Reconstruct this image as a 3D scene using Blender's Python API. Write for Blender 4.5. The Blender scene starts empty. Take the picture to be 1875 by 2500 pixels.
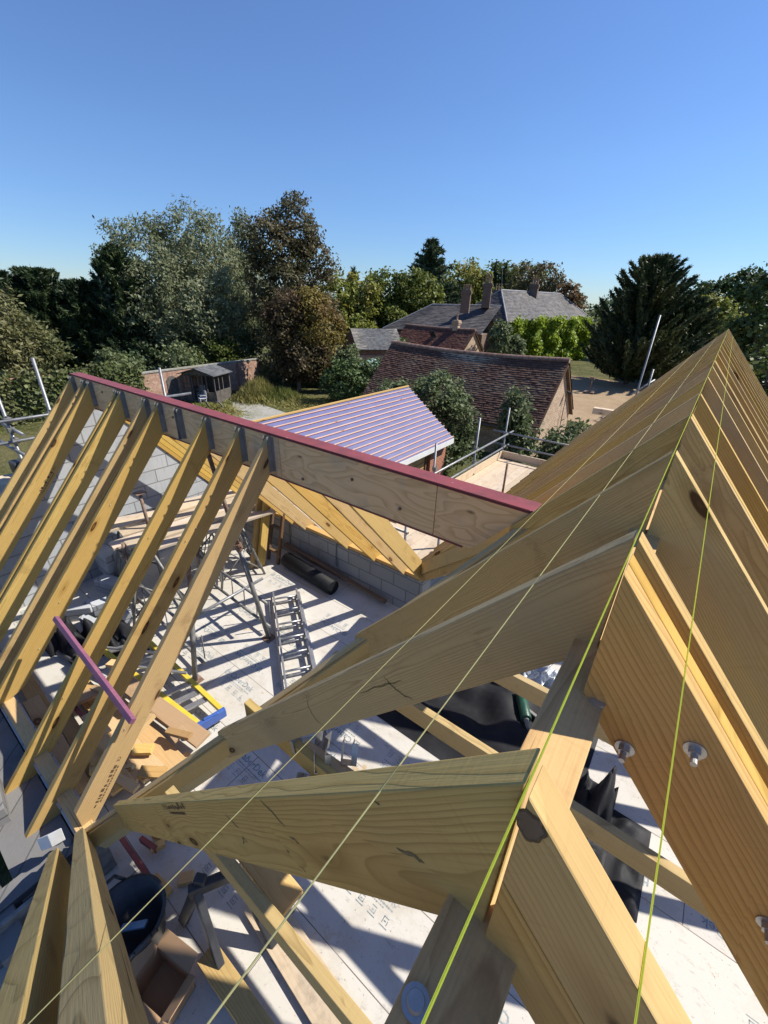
import bpy, bmesh, math, random
import numpy as np
from mathutils import Matrix, Vector
R = math.radians
S = bpy.context.scene
COL = S.collection
# ------------------------------------------------------------------ camera, sky, sun, exposure
cam = bpy.data.objects.new('camera', bpy.data.cameras.new('camera'))
COL.objects.link(cam)
YAW, PITCH, ROLL = R(36.286), R(26.871), R(-1.873)
fw = Vector((-math.sin(YAW)*math.cos(PITCH), math.cos(YAW)*math.cos(PITCH), -math.sin(PITCH)))
r0 = Vector((math.cos(YAW), math.sin(YAW), 0)); d0 = fw.cross(r0)
rt = r0*math.cos(ROLL)+d0*math.sin(ROLL); dn = -r0*math.sin(ROLL)+d0*math.cos(ROLL)
cam.matrix_world = Matrix(((rt.x, -dn.x, -fw.x, 0), (rt.y, -dn.y, -fw.y, 0), (rt.z, -dn.z, -fw.z, 0), (0, 0, 0, 1)))
cam.data.sensor_fit = 'HORIZONTAL'; cam.data.sensor_width = 36; cam.data.lens = 36*1025.87/1875
cam.data.clip_start = 0.02; cam.data.clip_end = 4000
S.camera = cam
AZ, EL = R(42.5), R(46.5)
sund = Vector((math.sin(AZ)*math.cos(EL), math.cos(AZ)*math.cos(EL), math.sin(EL)))
W = bpy.data.worlds.new("World"); S.world = W; W.use_nodes = True
sky = W.node_tree.nodes.new('ShaderNodeTexSky'); sky.sky_type = 'NISHITA'; sky.sun_disc = False
sky.sun_elevation = EL; sky.sun_rotation = AZ; sky.air_density = 1.0; sky.dust_density = 0.0; sky.ozone_density = 4.0
bg = W.node_tree.nodes['Background']; bg.inputs[1].default_value = 0.092
wt = W.node_tree; tc = wt.nodes.new('ShaderNodeTexCoord'); sp_ = wt.nodes.new('ShaderNodeSeparateXYZ'); cr = wt.nodes.new('ShaderNodeValToRGB'); mx = wt.nodes.new('ShaderNodeMix')
wt.links.new(tc.outputs['Generated'], sp_.inputs[0]); wt.links.new(sp_.outputs[2], cr.inputs[0])
cr.color_ramp.elements[0].position = 0.0; cr.color_ramp.elements[0].color = (.56, .71, .95, 1)
cr.color_ramp.elements[1].position = .75; cr.color_ramp.elements[1].color = (.90, 1.0, 1.27, 1)
k_ = cr.color_ramp.elements.new(.22); k_.color = (.76, .90, 1.13, 1)
mx.data_type = 'RGBA'; mx.blend_type = 'MULTIPLY'; mx.inputs[0].default_value = 1
wt.links.new(sky.outputs[0], mx.inputs[6]); wt.links.new(cr.outputs[0], mx.inputs[7]); wt.links.new(mx.outputs[2], bg.inputs[0])
sl = bpy.data.lights.new('sun', 'SUN'); sl.energy = 5.0; sl.angle = R(0.53); sl.color = (1, .94, .84)
sun = bpy.data.objects.new('sun', sl); COL.objects.link(sun)
sun.rotation_euler = sund.to_track_quat('Z', 'Y').to_euler()
S.view_settings.view_transform = 'Standard'; S.view_settings.look = 'None'
S.view_settings.exposure = 0.54; S.view_settings.gamma = 1
S.cycles.max_bounces = 6; S.cycles.transparent_max_bounces = 8

# ------------------------------------------------------------------ node helpers
class NT:
    def __init__(s, name):
        s.m = bpy.data.materials.new(name); s.m.use_nodes = True; s.t = s.m.node_tree
        s.b = s.t.nodes['Principled BSDF']; s.out = s.t.nodes['Material Output']
    def n(s, ty, ins=None, **pr):
        x = s.t.nodes.new('ShaderNode'+ty)
        for k, v in pr.items(): setattr(x, k, v)
        for k, v in (ins or {}).items():
            if isinstance(v, bpy.types.NodeSocket): s.t.links.new(v, x.inputs[k])
            else: x.inputs[k].default_value = v
        return x
    def ma(s, op, a, b=0.0, c=0.0):
        return s.n('Math', {0: a, 1: b, 2: c}, operation=op).outputs[0]
    def vm(s, op, a, b=(0, 0, 0)):
        return s.n('VectorMath', {0: a, 1: b}, operation=op).outputs[0]
    def mix(s, f, a, b, bl='MIX'):
        c = lambda v: v if isinstance(v, bpy.types.NodeSocket) else (v[0], v[1], v[2], 1)
        return s.n('Mix', {0: f, 6: c(a), 7: c(b)}, data_type='RGBA', blend_type=bl).outputs[2]
    def noise(s, v, sc, det=4, ro=.55, di=0.0):
        return s.n('TexNoise', {'Vector': v, 'Scale': sc, 'Detail': det, 'Roughness': ro, 'Distortion': di}).outputs['Fac']
    def ss(s, x, a, b):
        return s.n('MapRange', {0: x, 1: a, 2: b, 3: 0.0, 4: 1.0}, interpolation_type='SMOOTHSTEP').outputs[0]
    def obj(s): return s.n('TexCoord').outputs['Object']
    def rnd(s): return s.n('ObjectInfo').outputs['Random']
    def isl(s): return s.n('NewGeometry').outputs['Random Per Island']
    def bump(s, h, st=.3, d=.01):
        s.t.links.new(s.n('Bump', {'Height': h, 'Strength': st, 'Distance': d}).outputs[0], s.b.inputs['Normal'])
    def fin(s, col, ro=.7, me=0.0, spec=.5):
        for k, v in (('Base Color', col), ('Roughness', ro), ('Metallic', me), ('Specular IOR Level', spec)):
            if isinstance(v, bpy.types.NodeSocket): s.t.links.new(v, s.b.inputs[k])
            elif k == 'Base Color': s.b.inputs[k].default_value = (v[0], v[1], v[2], 1)
            else: s.b.inputs[k].default_value = v
        return s.m

def wood(name, base, dark, knot, var=.18, green=None, ringf=120., ringa=.55, knots=.55, grime=.0):
    s = NT(name); o = s.obj(); rn = s.rnd()
    off = s.n('CombineXYZ', {0: s.ma('MULTIPLY', rn, 37.), 1: s.ma('MULTIPLY', rn, 1.7), 2: s.ma('MULTIPLY', rn, 5.3)}).outputs[0]
    p = s.vm('ADD', o, off)
    sx = s.n('SeparateXYZ', {0: o}); 
    kv = s.vm('MULTIPLY', s.vm('ADD', p, s.n('CombineXYZ', {2: s.ma('MULTIPLY', s.noise(p, 3., 1), .03)}).outputs[0]), (1.9, 3.2, 6.5))
    vo = s.n('TexVoronoi', {'Vector': kv, 'Scale': 1.0}, feature='F1')
    gate = s.ma('GREATER_THAN', s.n('SeparateColor', {0: vo.outputs['Color']}).outputs[0], 1-knots)
    dist = s.ma('ADD', vo.outputs['Distance'], s.ma('MULTIPLY', s.ma('SUBTRACT', 1.0, gate), 5.0))
    warp = s.ma('MULTIPLY', s.ma('EXPONENT', s.ma('MULTIPLY', dist, -5.0)), .035)
    lw = s.noise(s.vm('MULTIPLY', p, (.9, 3., 3.)), 1.0, 3)
    yy = s.ma('ADD', sx.outputs[1], s.ma('MULTIPLY_ADD', rn, .16, -.11))
    zz = s.ma('ADD', sx.outputs[2], s.ma('MULTIPLY_ADD', s.ma('FRACT', s.ma('MULTIPLY', rn, 7.7)), .3, -.05))
    rr = s.ma('SQRT', s.ma('ADD', s.ma('MULTIPLY', yy, yy), s.ma('MULTIPLY', zz, zz)))
    rr = s.ma('ADD', rr, s.ma('ADD', s.ma('MULTIPLY', lw, .075), warp))
    fr = s.ma('FRACT', s.ma('MULTIPLY', rr, ringf))
    ring = s.ma('MULTIPLY', s.ma('POWER', fr, 3.2), s.ss(fr, 1.0, .9))
    saw = s.noise(s.vm('MULTIPLY', p, (140., 6., 9.)), 1.0, 2, .5)
    fine = s.noise(s.vm('MULTIPLY', p, (4., 190., 190.)), 1.0, 3, .6)
    big = s.noise(s.vm('MULTIPLY', p, (1.6, 7., 7.)), 1.0, 4)
    c = s.mix(s.ma('MULTIPLY', ring, ringa), base, dark)
    c = s.mix(s.ma('MULTIPLY', s.ss(fine, .45, .75), .35), c, dark)
    if green: c = s.mix(s.ma('MULTIPLY', s.ss(big, .42, .68), .65), c, green)
    split = s.ma('MULTIPLY', s.ss(s.noise(s.vm('MULTIPLY', p, (.9, 55., 55.)), 1.0, 1, .4), .735, .765), s.ss(s.noise(s.vm('MULTIPLY', p, (1.3, 4., 4.)), 1.0, 1), .46, .55))
    c = s.mix(s.ma('MULTIPLY', s.ss(saw, .55, .75), .16), c, dark)
    c = s.mix(s.ma('MULTIPLY', split, .75), c, knot)
    c = s.mix(s.ma('MULTIPLY', s.ss(s.noise(p, 3.2, 7, .72), .56, .70), .28), c, knot)
    kr = s.ss(dist, .30, .12)
    c = s.mix(s.ma('MULTIPLY', kr, .55), c, dark)
    c = s.mix(s.ss(dist, .135, .10), c, knot)
    c = s.mix(s.ma('MULTIPLY', s.ss(dist, .075, .03), .5), c, dark)
    if grime:
        c = s.mix(s.ma('MULTIPLY', s.ss(s.noise(p, 5., 6, .7), .5, .72), grime), c, (.10, .085, .07))
    hv = s.n('HueSaturation', {'Hue': s.ma('MULTIPLY_ADD', rn, .012, .495), 'Saturation': s.ma('MULTIPLY_ADD', s.ma('FRACT', s.ma('MULTIPLY', rn, 13.)), .25, .86),
             'Value': s.ma('MULTIPLY_ADD', s.ma('FRACT', s.ma('MULTIPLY', rn, 29.)), var*2, 1-var), 'Color': c}).outputs[0]
    s.bump(s.ma('ADD', s.ma('ADD', s.ma('MULTIPLY', ring, .6), fine), s.ma('ADD', s.ma('MULTIPLY', saw, .5), s.ma('MULTIPLY', split, -2.))), .4, .0018)
    return s.fin(hv, .78, 0, .12)

def plain(name, c1, c2, sc=6., ro=.6, me=0.0, bump=.15, lo=.35, hi=.65, rnv=0.0, spec=.5):
    s = NT(name); o = s.obj(); f = s.noise(o, sc, 6, .6)
    c = s.mix(s.ss(f, lo, hi), c1, c2)
    if rnv: c = s.n('HueSaturation', {'Value': s.ma('MULTIPLY_ADD', s.rnd(), 2*rnv, 1-rnv), 'Color': c}).outputs[0]
    if bump: s.bump(s.noise(o, sc*4, 5), bump, .01)
    return s.fin(c, ro, me, spec)

def island(name, c1, c2, c3, ro=.75, nsc=.4, trans=0.0, spec=.3, bumpsc=0):
    s = NT(name); i = s.isl(); c = s.mix(i, c1, c2)
    c = s.mix(s.ma('MULTIPLY', s.ss(s.noise(s.obj(), nsc, 3), .42, .66), .8), c, c3)
    c = s.n('HueSaturation', {'Value': s.ma('MULTIPLY_ADD', s.ma('FRACT', s.ma('MULTIPLY', i, 17.3)), .5, .75), 'Color': c}).outputs[0]
    if bumpsc: s.bump(s.noise(s.obj(), bumpsc, 4), .4, .02)
    m = s.fin(c, ro, 0, spec)
    if trans:
        t = s.n('BsdfTranslucent', {'Color': c}); mx = s.n('MixShader', {0: trans, 1: s.b.outputs[0], 2: t.outputs[0]})
        s.t.links.new(mx.outputs[0], s.out.inputs[0])
    return m

def bricks(name, c1, c2, mor, bw, bh, ms, off=.5, stain=.3, ro=.85, streak=None, sc3=None):
    s = NT(name); o = s.obj(); q = s.n('SeparateXYZ', {0: o})
    v = s.n('CombineXYZ', {0: s.ma('ADD', q.outputs[0], q.outputs[1]), 1: q.outputs[2]}).outputs[0]
    wob = s.n('TexNoise', {'Vector': o, 'Scale': 3.0, 'Detail': 2.}).outputs['Color']
    v = s.vm('ADD', v, s.vm('MULTIPLY', s.vm('SUBTRACT', wob, (.5, .5, .5)), (.012, .012, 0)))
    bt = s.n('TexBrick', {'Vector': v, 'Color1': (*c1, 1), 'Color2': (*c2, 1), 'Mortar': (*mor, 1), 'Scale': 1.0, 'Mortar Size': ms, 'Mortar Smooth': .25,
             'Bias': 0.0, 'Brick Width': bw, 'Row Height': bh}, offset=off)
    c = bt.outputs['Color']
    c = s.mix(s.ma('MULTIPLY', s.ss(s.noise(o, 1.3, 6, .65), .45, .7), stain), c, tuple(x*.45 for x in c1))
    if sc3: c = s.mix(s.ma('MULTIPLY', s.ss(s.noise(o, 5., 5, .65), .48, .62), .75), c, sc3)
    if streak:
        sv = s.n('CombineXYZ', {0: s.ma('MULTIPLY', s.ma('ADD', q.outputs[0], q.outputs[1]), 34.), 1: s.ma('MULTIPLY', q.outputs[2], 2.5)}).outputs[0]
        c = s.mix(s.ma('MULTIPLY', s.ss(s.noise(sv, 1.0, 3), .52, .7), .55), c, streak)
    h = s.ma('ADD', s.ma('MULTIPLY', bt.outputs['Fac'], -1.0), s.ma('MULTIPLY', s.noise(o, 45., 4), .35))
    s.bump(h, .5, .012)
    return s.fin(c, ro, 0, .25)

M = {}
M['gold'] = wood('golden_timber', (.53, .355, .12), (.33, .19, .05), (.09, .04, .015), .10, None, 80., .75, .6)
M['green'] = wood('treated_timber', (.50, .36, .165), (.28, .185, .075), (.075, .04, .018), .09, (.43, .32, .15), 112., .9, .55)
M['amber'] = wood('amber_timber', (.56, .36, .13), (.31, .18, .055), (.085, .04, .016), .04, (.50, .33, .13), 110., .9, .5)
M['warm'] = wood('warm_timber', (.54, .365, .145), (.31, .19, .062), (.085, .04, .016), .12, (.44, .31, .145), 112., .9, .55)
M['greyboard'] = wood('grey_old_board', (.21, .20, .185), (.14, .13, .115), (.08, .07, .06), .15, None, 50., .3, .3, .5)
M['board'] = wood('weathered_board', (.56, .45, .33), (.40, .30, .20), (.2, .13, .08), .15, (.48, .40, .32), 60., .35, .35, .35)
M['lumber'] = wood('sawn_lumber', (.50, .325, .15), (.33, .195, .085), (.12, .06, .03), .25, None, 80., .4, .4, .15)
M['beamtop'] = wood('pale_planed_timber', (.60, .37, .16), (.36, .19, .075), (.16, .08, .04), .06, None, 100., .8, .35)
M['pine'] = wood('bright_pine', (.62, .41, .17), (.45, .26, .09), (.2, .1, .04), .1, None, 90., .5, .4)
M['pallet'] = wood('dark_rusty_timber', (.16, .10, .06), (.08, .05, .03), (.04, .03, .02), .2, None, 60., .3, .2)

def plymat():
    s = NT('plywood_face'); o = s.obj()
    q = s.vm('MULTIPLY', o, (1.3, 9., 5.5))
    n1 = s.noise(q, 1.0, 2, .4, .6)
    fr = s.ma('FRACT', s.ma('MULTIPLY', n1, 9.0))
    ring = s.ma('MULTIPLY', s.ma('POWER', fr, 2.5), s.ss(fr, 1.0, .85))
    c = s.mix(s.ma('MULTIPLY', ring, .85), (.72, .49, .27), (.46, .27, .12))
    c = s.mix(s.ma('MULTIPLY', s.ss(s.noise(o, 2.2, 3), .52, .7), .5), c, (.36, .31, .25))
    vo = s.n('TexVoronoi', {'Vector': s.vm('MULTIPLY', o, (1.9, 2., 5.)), 'Scale': 1.})
    c = s.mix(s.ss(vo.outputs['Distance'], .12, .07), c, (.10, .05, .025))
    s.bump(ring, .1, .002)
    return s.fin(c, .7, 0, .3)
M['ply'] = plymat()

def redmat(name, c, c2):
    s = NT(name); o = s.obj()
    k = s.mix(s.ss(s.noise(o, 9., 6, .65), .4, .7), c, c2)
    k = s.mix(s.ma('MULTIPLY', s.ss(s.noise(o, 26., 5, .75), .655, .70), .6), k, (.55, .42, .40))
    s.bump(s.noise(o, 40., 3), .1, .004)
    return s.fin(k, .5, 0, .4)
M['red'] = redmat('red_oxide_paint', (.24, .055, .055), (.17, .048, .045))
M['purple'] = redmat('purple_paint', (.20, .075, .14), (.26, .10, .15))

def floormat():
    s = NT('coated_chipboard_floor'); o = s.obj()
    bt = s.n('TexBrick', {'Vector': s.vm('ADD', o, (1.35, -2.02+5.75, 0)), 'Color1': (.55, .525, .47, 1), 'Color2': (.50, .475, .43, 1), 'Mortar': (.12, .10, .08, 1), 'Scale': 1.0,
             'Mortar Size': .0035, 'Mortar Smooth': .2, 'Brick Width': 2.4, 'Row Height': .575}, offset=.5)
    c = bt.outputs['Color']
    c = s.mix(s.ma('MULTIPLY', s.ss(s.noise(o, 3.0, 8, .7), .45, .64), .5), c, (.42, .38, .31))
    c = s.mix(s.ma('MULTIPLY', s.ss(s.noise(s.vm('MULTIPLY', o, (1., 2.2, 1.)), 9., 8, .78), .57, .64), .5), c, (.30, .27, .23))
    c = s.mix(s.ma('MULTIPLY', s.ss(s.noise(o, 38., 5, .7), .62, .70), .85), c, (.22, .19, .15))
    c = s.mix(s.ma('MULTIPLY', s.ma('MULTIPLY', s.ss(s.noise(o, 7., 6, .75), .60, .66), s.ss(s.noise(o, 1.1, 2), .46, .58)), .8), c, (.44, .31, .16))
    c = s.mix(s.ma('MULTIPLY', s.ss(s.noise(s.vm('MULTIPLY', o, (14., 60., 1.)), 1., 3, .6), .70, .75), .6), c, (.28, .24, .20))
    s.bump(s.ma('MULTIPLY', bt.outputs['Fac'], -1.), .4, .003)
    return s.fin(c, .62, 0, .2)
M['floor'] = floormat()
M['ink'] = plain('printed_ink', (.13, .18, .20), (.30, .33, .34), 18., .6, 0, 0)
M['streak'] = plain('dark_resin_streak', (.10, .085, .035), (.17, .13, .055), 60., .7, 0, .1)
M['stamp'] = plain('stamp_ink', (.07, .045, .025), (.12, .07, .04), 60., .7, 0, 0)
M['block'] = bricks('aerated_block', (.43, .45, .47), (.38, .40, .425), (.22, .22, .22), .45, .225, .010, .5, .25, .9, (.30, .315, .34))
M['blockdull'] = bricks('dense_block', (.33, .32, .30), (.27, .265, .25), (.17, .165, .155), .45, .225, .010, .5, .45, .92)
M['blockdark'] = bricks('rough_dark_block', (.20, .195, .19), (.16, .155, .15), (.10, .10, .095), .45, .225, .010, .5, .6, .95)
M['brickred'] = bricks('red_facing_brick', (.42, .14, .07), (.34, .11, .06), (.42, .33, .26), .225, .075, .010, .5, .2)
M['oldbrick'] = bricks('old_garden_brick', (.40, .20, .13), (.30, .15, .10), (.45, .36, .28), .24, .085, .014, .5, .5, .9, None, (.50, .36, .27))
M['rubble'] = bricks('flint_and_brick_gable', (.44, .30, .20), (.34, .21, .13), (.46, .37, .27), .30, .11, .022, .5, .45, .95, None, (.52, .42, .31))
M['houserender'] = plain('grey_brown_render', (.15, .125, .105), (.20, .17, .14), 1.5, .9, 0, .2)
M['housebrick'] = bricks('brown_house_brick', (.17, .115, .08), (.135, .088, .062), (.22, .18, .15), .24, .08, .012)
M['tile'] = island('clay_tiles', (.130, .070, .049), (.098, .056, .041), (.15, .108, .078), .85, .7, 0, .2, 8)
M['tile2'] = island('redder_clay_tiles', (.17, .072, .05), (.115, .055, .042), (.17, .11, .085), .85, .6, 0, .2, 8)
M['slate'] = island('slates', (.055, .052, .052), (.080, .075, .075), (.125, .112, .105), .62, .35, 0, .4, 6)
M['slatepale'] = island('lichened_slates', (.22, .205, .18), (.15, .14, .13), (.34, .31, .26), .8, .5, 0, .3, 6)
M['ridgetile'] = plain('ridge_tiles', (.20, .10, .07), (.30, .2, .15), 4., .85)
M['lead'] = plain('lead_roll', (.22, .22, .22), (.30, .30, .30), 3., .6)
M['membrane'] = plain('violet_roof_membrane', (.062, .068, .19), (.078, .085, .225), 2.2, .55, 0, .25)
M['batten'] = wood('pink_treated_batten', (.46, .34, .28), (.36, .23, .18), (.25, .13, .09), .1)
M['battenred'] = plain('red_dyed_batten', (.50, .11, .06), (.42, .10, .06), 9., .8, 0, .1)
M['fascia'] = plain('white_fascia', (.78, .78, .76), (.70, .70, .69), 3., .45)
M['galv'] = plain('galvanised_tube', (.27, .275, .28), (.19, .195, .20), 9., .5, .6, .12, .35, .65, .1)
M['galvdull'] = plain('dull_galvanised_steel', (.24, .235, .225), (.16, .155, .145), 12., .6, .4, .1)
M['rust'] = plain('rusty_steel', (.16, .085, .05), (.27, .20, .16), 14., .8, .2, .2)
M['alu'] = plain('aluminium', (.50, .50, .49), (.40, .40, .40), 14., .42, .8, .06)
M['hanger'] = plain('hanger_steel', (.24, .24, .235), (.17, .17, .165), 10., .6, .2, .12)
M['zinc'] = plain('zinc_bolt', (.50, .50, .49), (.40, .40, .39), 30., .42, .7, .05)
M['yellow'] = plain('yellow_fibreglass', (.64, .49, .05), (.55, .41, .05), 6., .4)
M['blue'] = plain('blue_plastic', (.045, .10, .33), (.05, .12, .38), 6., .35)
M['bluecloth'] = plain('pale_blue_plastic', (.20, .36, .52), (.35, .50, .62), 6., .4)
M['black'] = plain('black_rubber', (.022, .022, .024), (.04, .04, .042), 7., .45, 0, .2)
M['dpm'] = plain('black_polythene', (.010, .011, .013), (.02, .02, .023), 2.5, .6, 0, .25, .35, .65, 0, .2)
M['greenplastic'] = plain('dark_green_plastic', (.01, .055, .035), (.02, .08, .05), 20., .4)
M['clear'] = plain('clear_polythene_pile', (.42, .46, .52), (.62, .66, .70), 22., .25, .25, .6)
M['card'] = plain('cardboard', (.36, .225, .12), (.31, .19, .10), 3., .8, 0, .05)
M['white'] = plain('white_plastic', (.80, .81, .82), (.72, .73, .75), 5., .4)
def strmat(n, c):
    s = NT(n); s.fin(c, .6); t = s.n('BsdfTranslucent', {'Color': (*c, 1)}); mx = s.n('MixShader', {0: .5, 1: s.b.outputs[0], 2: t.outputs[0]}); s.t.links.new(mx.outputs[0], s.out.inputs[0]); return s.m
M['string2'] = strmat('sunlit_cream_line', (.85, .83, .45)); M['string1'] = strmat('bright_nylon_line', (.80, .88, .12))  # cream line: sunlight on the left-slope strings is painted into its colour
M['string'] = plain('yellow_green_line', (.70, .78, .16), (.62, .70, .12), 90., .7, 0, 0)
M['glass'] = plain('dark_window_glass', (.03, .035, .04), (.05, .055, .06), 2., .08, 0, 0)
M['whitepaint'] = plain('white_window_paint', (.72, .72, .70), (.62, .62, .60), 4., .5)
M['shed'] = plain('dark_shed_boards', (.075, .066, .058), (.12, .105, .09), 5., .85, 0, .3)
M['felt'] = plain('roofing_felt', (.055, .058, .062), (.12, .125, .13), 3., .85, 0, .3)
M['brownboard'] = plain('brown_weatherboard', (.16, .075, .045), (.22, .11, .065), 3., .85, 0, .3)
M['parasol'] = plain('pale_green_canvas', (.33, .50, .45), (.28, .44, .40), 3., .8)
M['plasticgrey'] = plain('faded_plastic_chair', (.30, .27, .25), (.4, .37, .34), 5., .5)
M['terracotta'] = plain('terracotta_pot', (.26, .16, .10), (.34, .23, .15), 6., .8)
M['bark'] = plain('bark', (.085, .065, .048), (.15, .12, .09), 9., .9, 0, .5)
M['palebark'] = plain('pale_bark', (.20, .16, .12), (.28, .23, .18), 9., .9, 0, .4)

def groundmat():
    s = NT('rough_grass'); o = s.obj()
    c = s.mix(s.ss(s.noise(o, .35, 6, .6), .38, .62), (.050, .062, .018), (.115, .105, .045))
    c = s.mix(s.ma('MULTIPLY', s.ss(s.noise(o, 3., 6, .7), .45, .65), .6), c, (.16, .15, .07))
    s.bump(s.noise(o, 6., 6, .7), .8, .15)
    return s.fin(c, .95, 0, .1)
M['ground'] = groundmat()
def gravelmat(n, a, b, c3):
    s = NT(n); o = s.obj()
    c = s.mix(s.ss(s.noise(o, .5, 6, .65), .35, .65), a, b)
    c = s.mix(s.ma('MULTIPLY', s.ss(s.noise(o, 5., 6, .75), .5, .66), .55), c, c3)
    s.bump(s.noise(o, 14., 6, .7), .6, .06)
    return s.fin(c, .95, 0, .1)
M['gravel'] = gravelmat('tan_gravel', (.36, .265, .165), (.30, .215, .13), (.20, .145, .09))
M['path'] = gravelmat('pale_grit', (.36, .35, .32), (.28, .27, .22), (.10, .11, .05))
L = lambda n, a, b, c, t=.25: island(n, a, b, c, .55, .28, t+.08, .3)
M['lf_willow'] = L('willow_leaf', (0.170, 0.198, 0.096), (0.267, 0.282, 0.163), (0.129, 0.151, 0.069))
M['lf_dark'] = L('dark_conifer_leaf', (0.039, 0.065, 0.023), (0.069, 0.096, 0.035), (0.026, 0.044, 0.019), .1)
M['lf_cedar'] = L('cedar_leaf', (0.034, 0.056, 0.029), (0.060, 0.085, 0.035), (0.086, 0.101, 0.031), .1)
M['lf_spruce'] = L('spruce_leaf', (0.056, 0.085, 0.042), (0.096, 0.131, 0.057), (0.039, 0.060, 0.029), .1)
M['lf_chest'] = L('browning_chestnut_leaf', (.110, .095, .042), (.140, .110, .055), (.085, .088, .036), .25)
M['lf_copper'] = L('copper_leaf', (.085, .052, .030), (.115, .070, .038), (.125, .105, .036), .25)
M['lf_olive'] = L('golden_olive_leaf', (0.246, 0.181, 0.038), (0.182, 0.151, 0.035), (0.150, 0.091, 0.035), .25)
M['lf_mid'] = L('mid_green_leaf', (0.117, 0.151, 0.027), (0.182, 0.202, 0.042), (0.086, 0.117, 0.023))
M['lf_lime'] = L('lime_green_leaf', (0.225, 0.242, 0.042), (0.182, 0.212, 0.042), (0.278, 0.242, 0.057))
M['lf_ivy'] = L('bright_creeper_leaf', (0.246, 0.341, 0.027), (0.345, 0.419, 0.041), (0.140, 0.217, 0.022), .3)
M['lf_ivydark'] = L('dark_ivy_leaf', (0.064, 0.085, 0.027), (0.129, 0.151, 0.049), (0.182, 0.172, 0.077), .15)
M['lf_yew'] = L('yew_leaf', (0.064, 0.101, 0.031), (0.107, 0.151, 0.042), (0.047, 0.073, 0.023), .1)
M['lf_grey'] = L('grey_green_leaf', (0.129, 0.165, 0.069), (0.192, 0.226, 0.105), (0.086, 0.117, 0.046))
M['lf_pale'] = L('pale_olive_leaf', (0.160, 0.160, 0.062), (0.210, 0.200, 0.090), (0.105, 0.125, 0.042))
M['lf_grass'] = L('rough_grass_blade', (0.213, 0.222, 0.057), (0.342, 0.282, 0.105), (0.129, 0.172, 0.038))
M['lf_red'] = L('reddish_leaf', (0.256, 0.111, 0.057), (0.192, 0.121, 0.057), (0.150, 0.121, 0.048))

# ------------------------------------------------------------------ object helpers
def tag(o, label=None, cat=None, group=None, kind=None):
    if label: o['label'] = label
    if cat: o['category'] = cat
    if group: o['group'] = group
    if kind: o['kind'] = kind
    return o
def empty(name, loc, label, cat, group=None):
    o = bpy.data.objects.new(name, None); COL.objects.link(o); o.location = loc; o.empty_display_size = .1
    return tag(o, label, cat, group)
def put(o, parent):
    if parent is not None:
        o.parent = parent; o.matrix_parent_inverse = parent.matrix_basis.inverted()
    return o
def link(name, me, mat, parent=None, mw=None):
    me.materials.append(mat); o = bpy.data.objects.new(name, me); COL.objects.link(o)
    if mw is not None: o.matrix_world = mw
    return put(o, parent)
class MB:
    def __init__(s): s.v = []; s.f = []
    def poly(s, vs, fs):
        k = len(s.v); s.v += [tuple(x) for x in vs]; s.f += [tuple(i+k for i in f) for f in fs]
    def box(s, c, h, rz=0., m=None):
        c = Vector(c); q = Matrix.Rotation(rz, 3, 'Z') if m is None else m
        vs = [c+q@Vector((sx*h[0], sy*h[1], sz*h[2])) for sx in (-1, 1) for sy in (-1, 1) for sz in (-1, 1)]
        s.poly(vs, [(0, 1, 3, 2), (4, 6, 7, 5), (0, 4, 5, 1), (2, 3, 7, 6), (0, 2, 6, 4), (1, 5, 7, 3)])
    def bb(s, a, b): s.box([(x+y)/2 for x, y in zip(a, b)], [abs(y-x)/2 for x, y in zip(a, b)])
    def tube(s, p, q, r, n=10, r2=None, cap=True):
        p, q = Vector(p), Vector(q); d = (q-p).normalized(); a = d.orthogonal().normalized(); b = d.cross(a); r2 = r if r2 is None else r2
        vs = [c+(a*math.cos(2*math.pi*i/n)+b*math.sin(2*math.pi*i/n))*k for c, k in ((p, r), (q, r2)) for i in range(n)]
        s.poly(vs, [(i, (i+1) % n, n+(i+1) % n, n+i) for i in range(n)]+([tuple(range(n))[::-1], tuple(range(n, 2*n))] if cap else []))
    def bar(s, p, q, w, h, up=(0, 0, 1)):
        p, q = Vector(p), Vector(q); d = (q-p).normalized(); y = Vector(up).cross(d).normalized(); z = d.cross(y)
        s.box((p+q)/2, ((q-p).length/2, w/2, h/2), m=Matrix((d, y, z)).transposed())
    def prism(s, pts, ext):
        n = len(pts); e = Vector(ext); pts = [Vector(p) for p in pts]
        s.poly(pts+[p+e for p in pts], [tuple(range(n))[::-1], tuple(range(n, 2*n))]+[(i, (i+1) % n, n+(i+1) % n, n+i) for i in range(n)])
    def lathe(s, c, prof, n=20, close=False):
        c = Vector(c); k = len(s.v)
        for r, z in prof:
            s.v += [tuple(c+Vector((r*math.cos(2*math.pi*i/n), r*math.sin(2*math.pi*i/n), z))) for i in range(n)]
        m = len(prof)
        s.f += [(k+j*n+i, k+j*n+(i+1) % n, k+(j+1)*n+(i+1) % n, k+(j+1)*n+i) for j in range(m-1) for i in range(n)]
        s.f += [tuple(k+(m-1)*n+i for i in range(n)), tuple(k+i for i in range(n))[::-1]]
    def build(s, name, mat, parent=None, bev=0., smooth=False, fix=True):
        me = bpy.data.meshes.new(name); me.from_pydata(s.v, [], s.f); me.update()
        if fix:
            bm = bmesh.new(); bm.from_mesh(me); bmesh.ops.recalc_face_normals(bm, faces=bm.faces); bm.to_mesh(me); bm.free()
        o = link(name, me, mat, parent)
        if smooth:
            for p in me.polygons: p.use_smooth = len(p.vertices) == 4
        if bev:
            b = o.modifiers.new('edge', 'BEVEL'); b.width = bev; b.segments = 2; b.limit_method = 'ANGLE'
        return o
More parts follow.
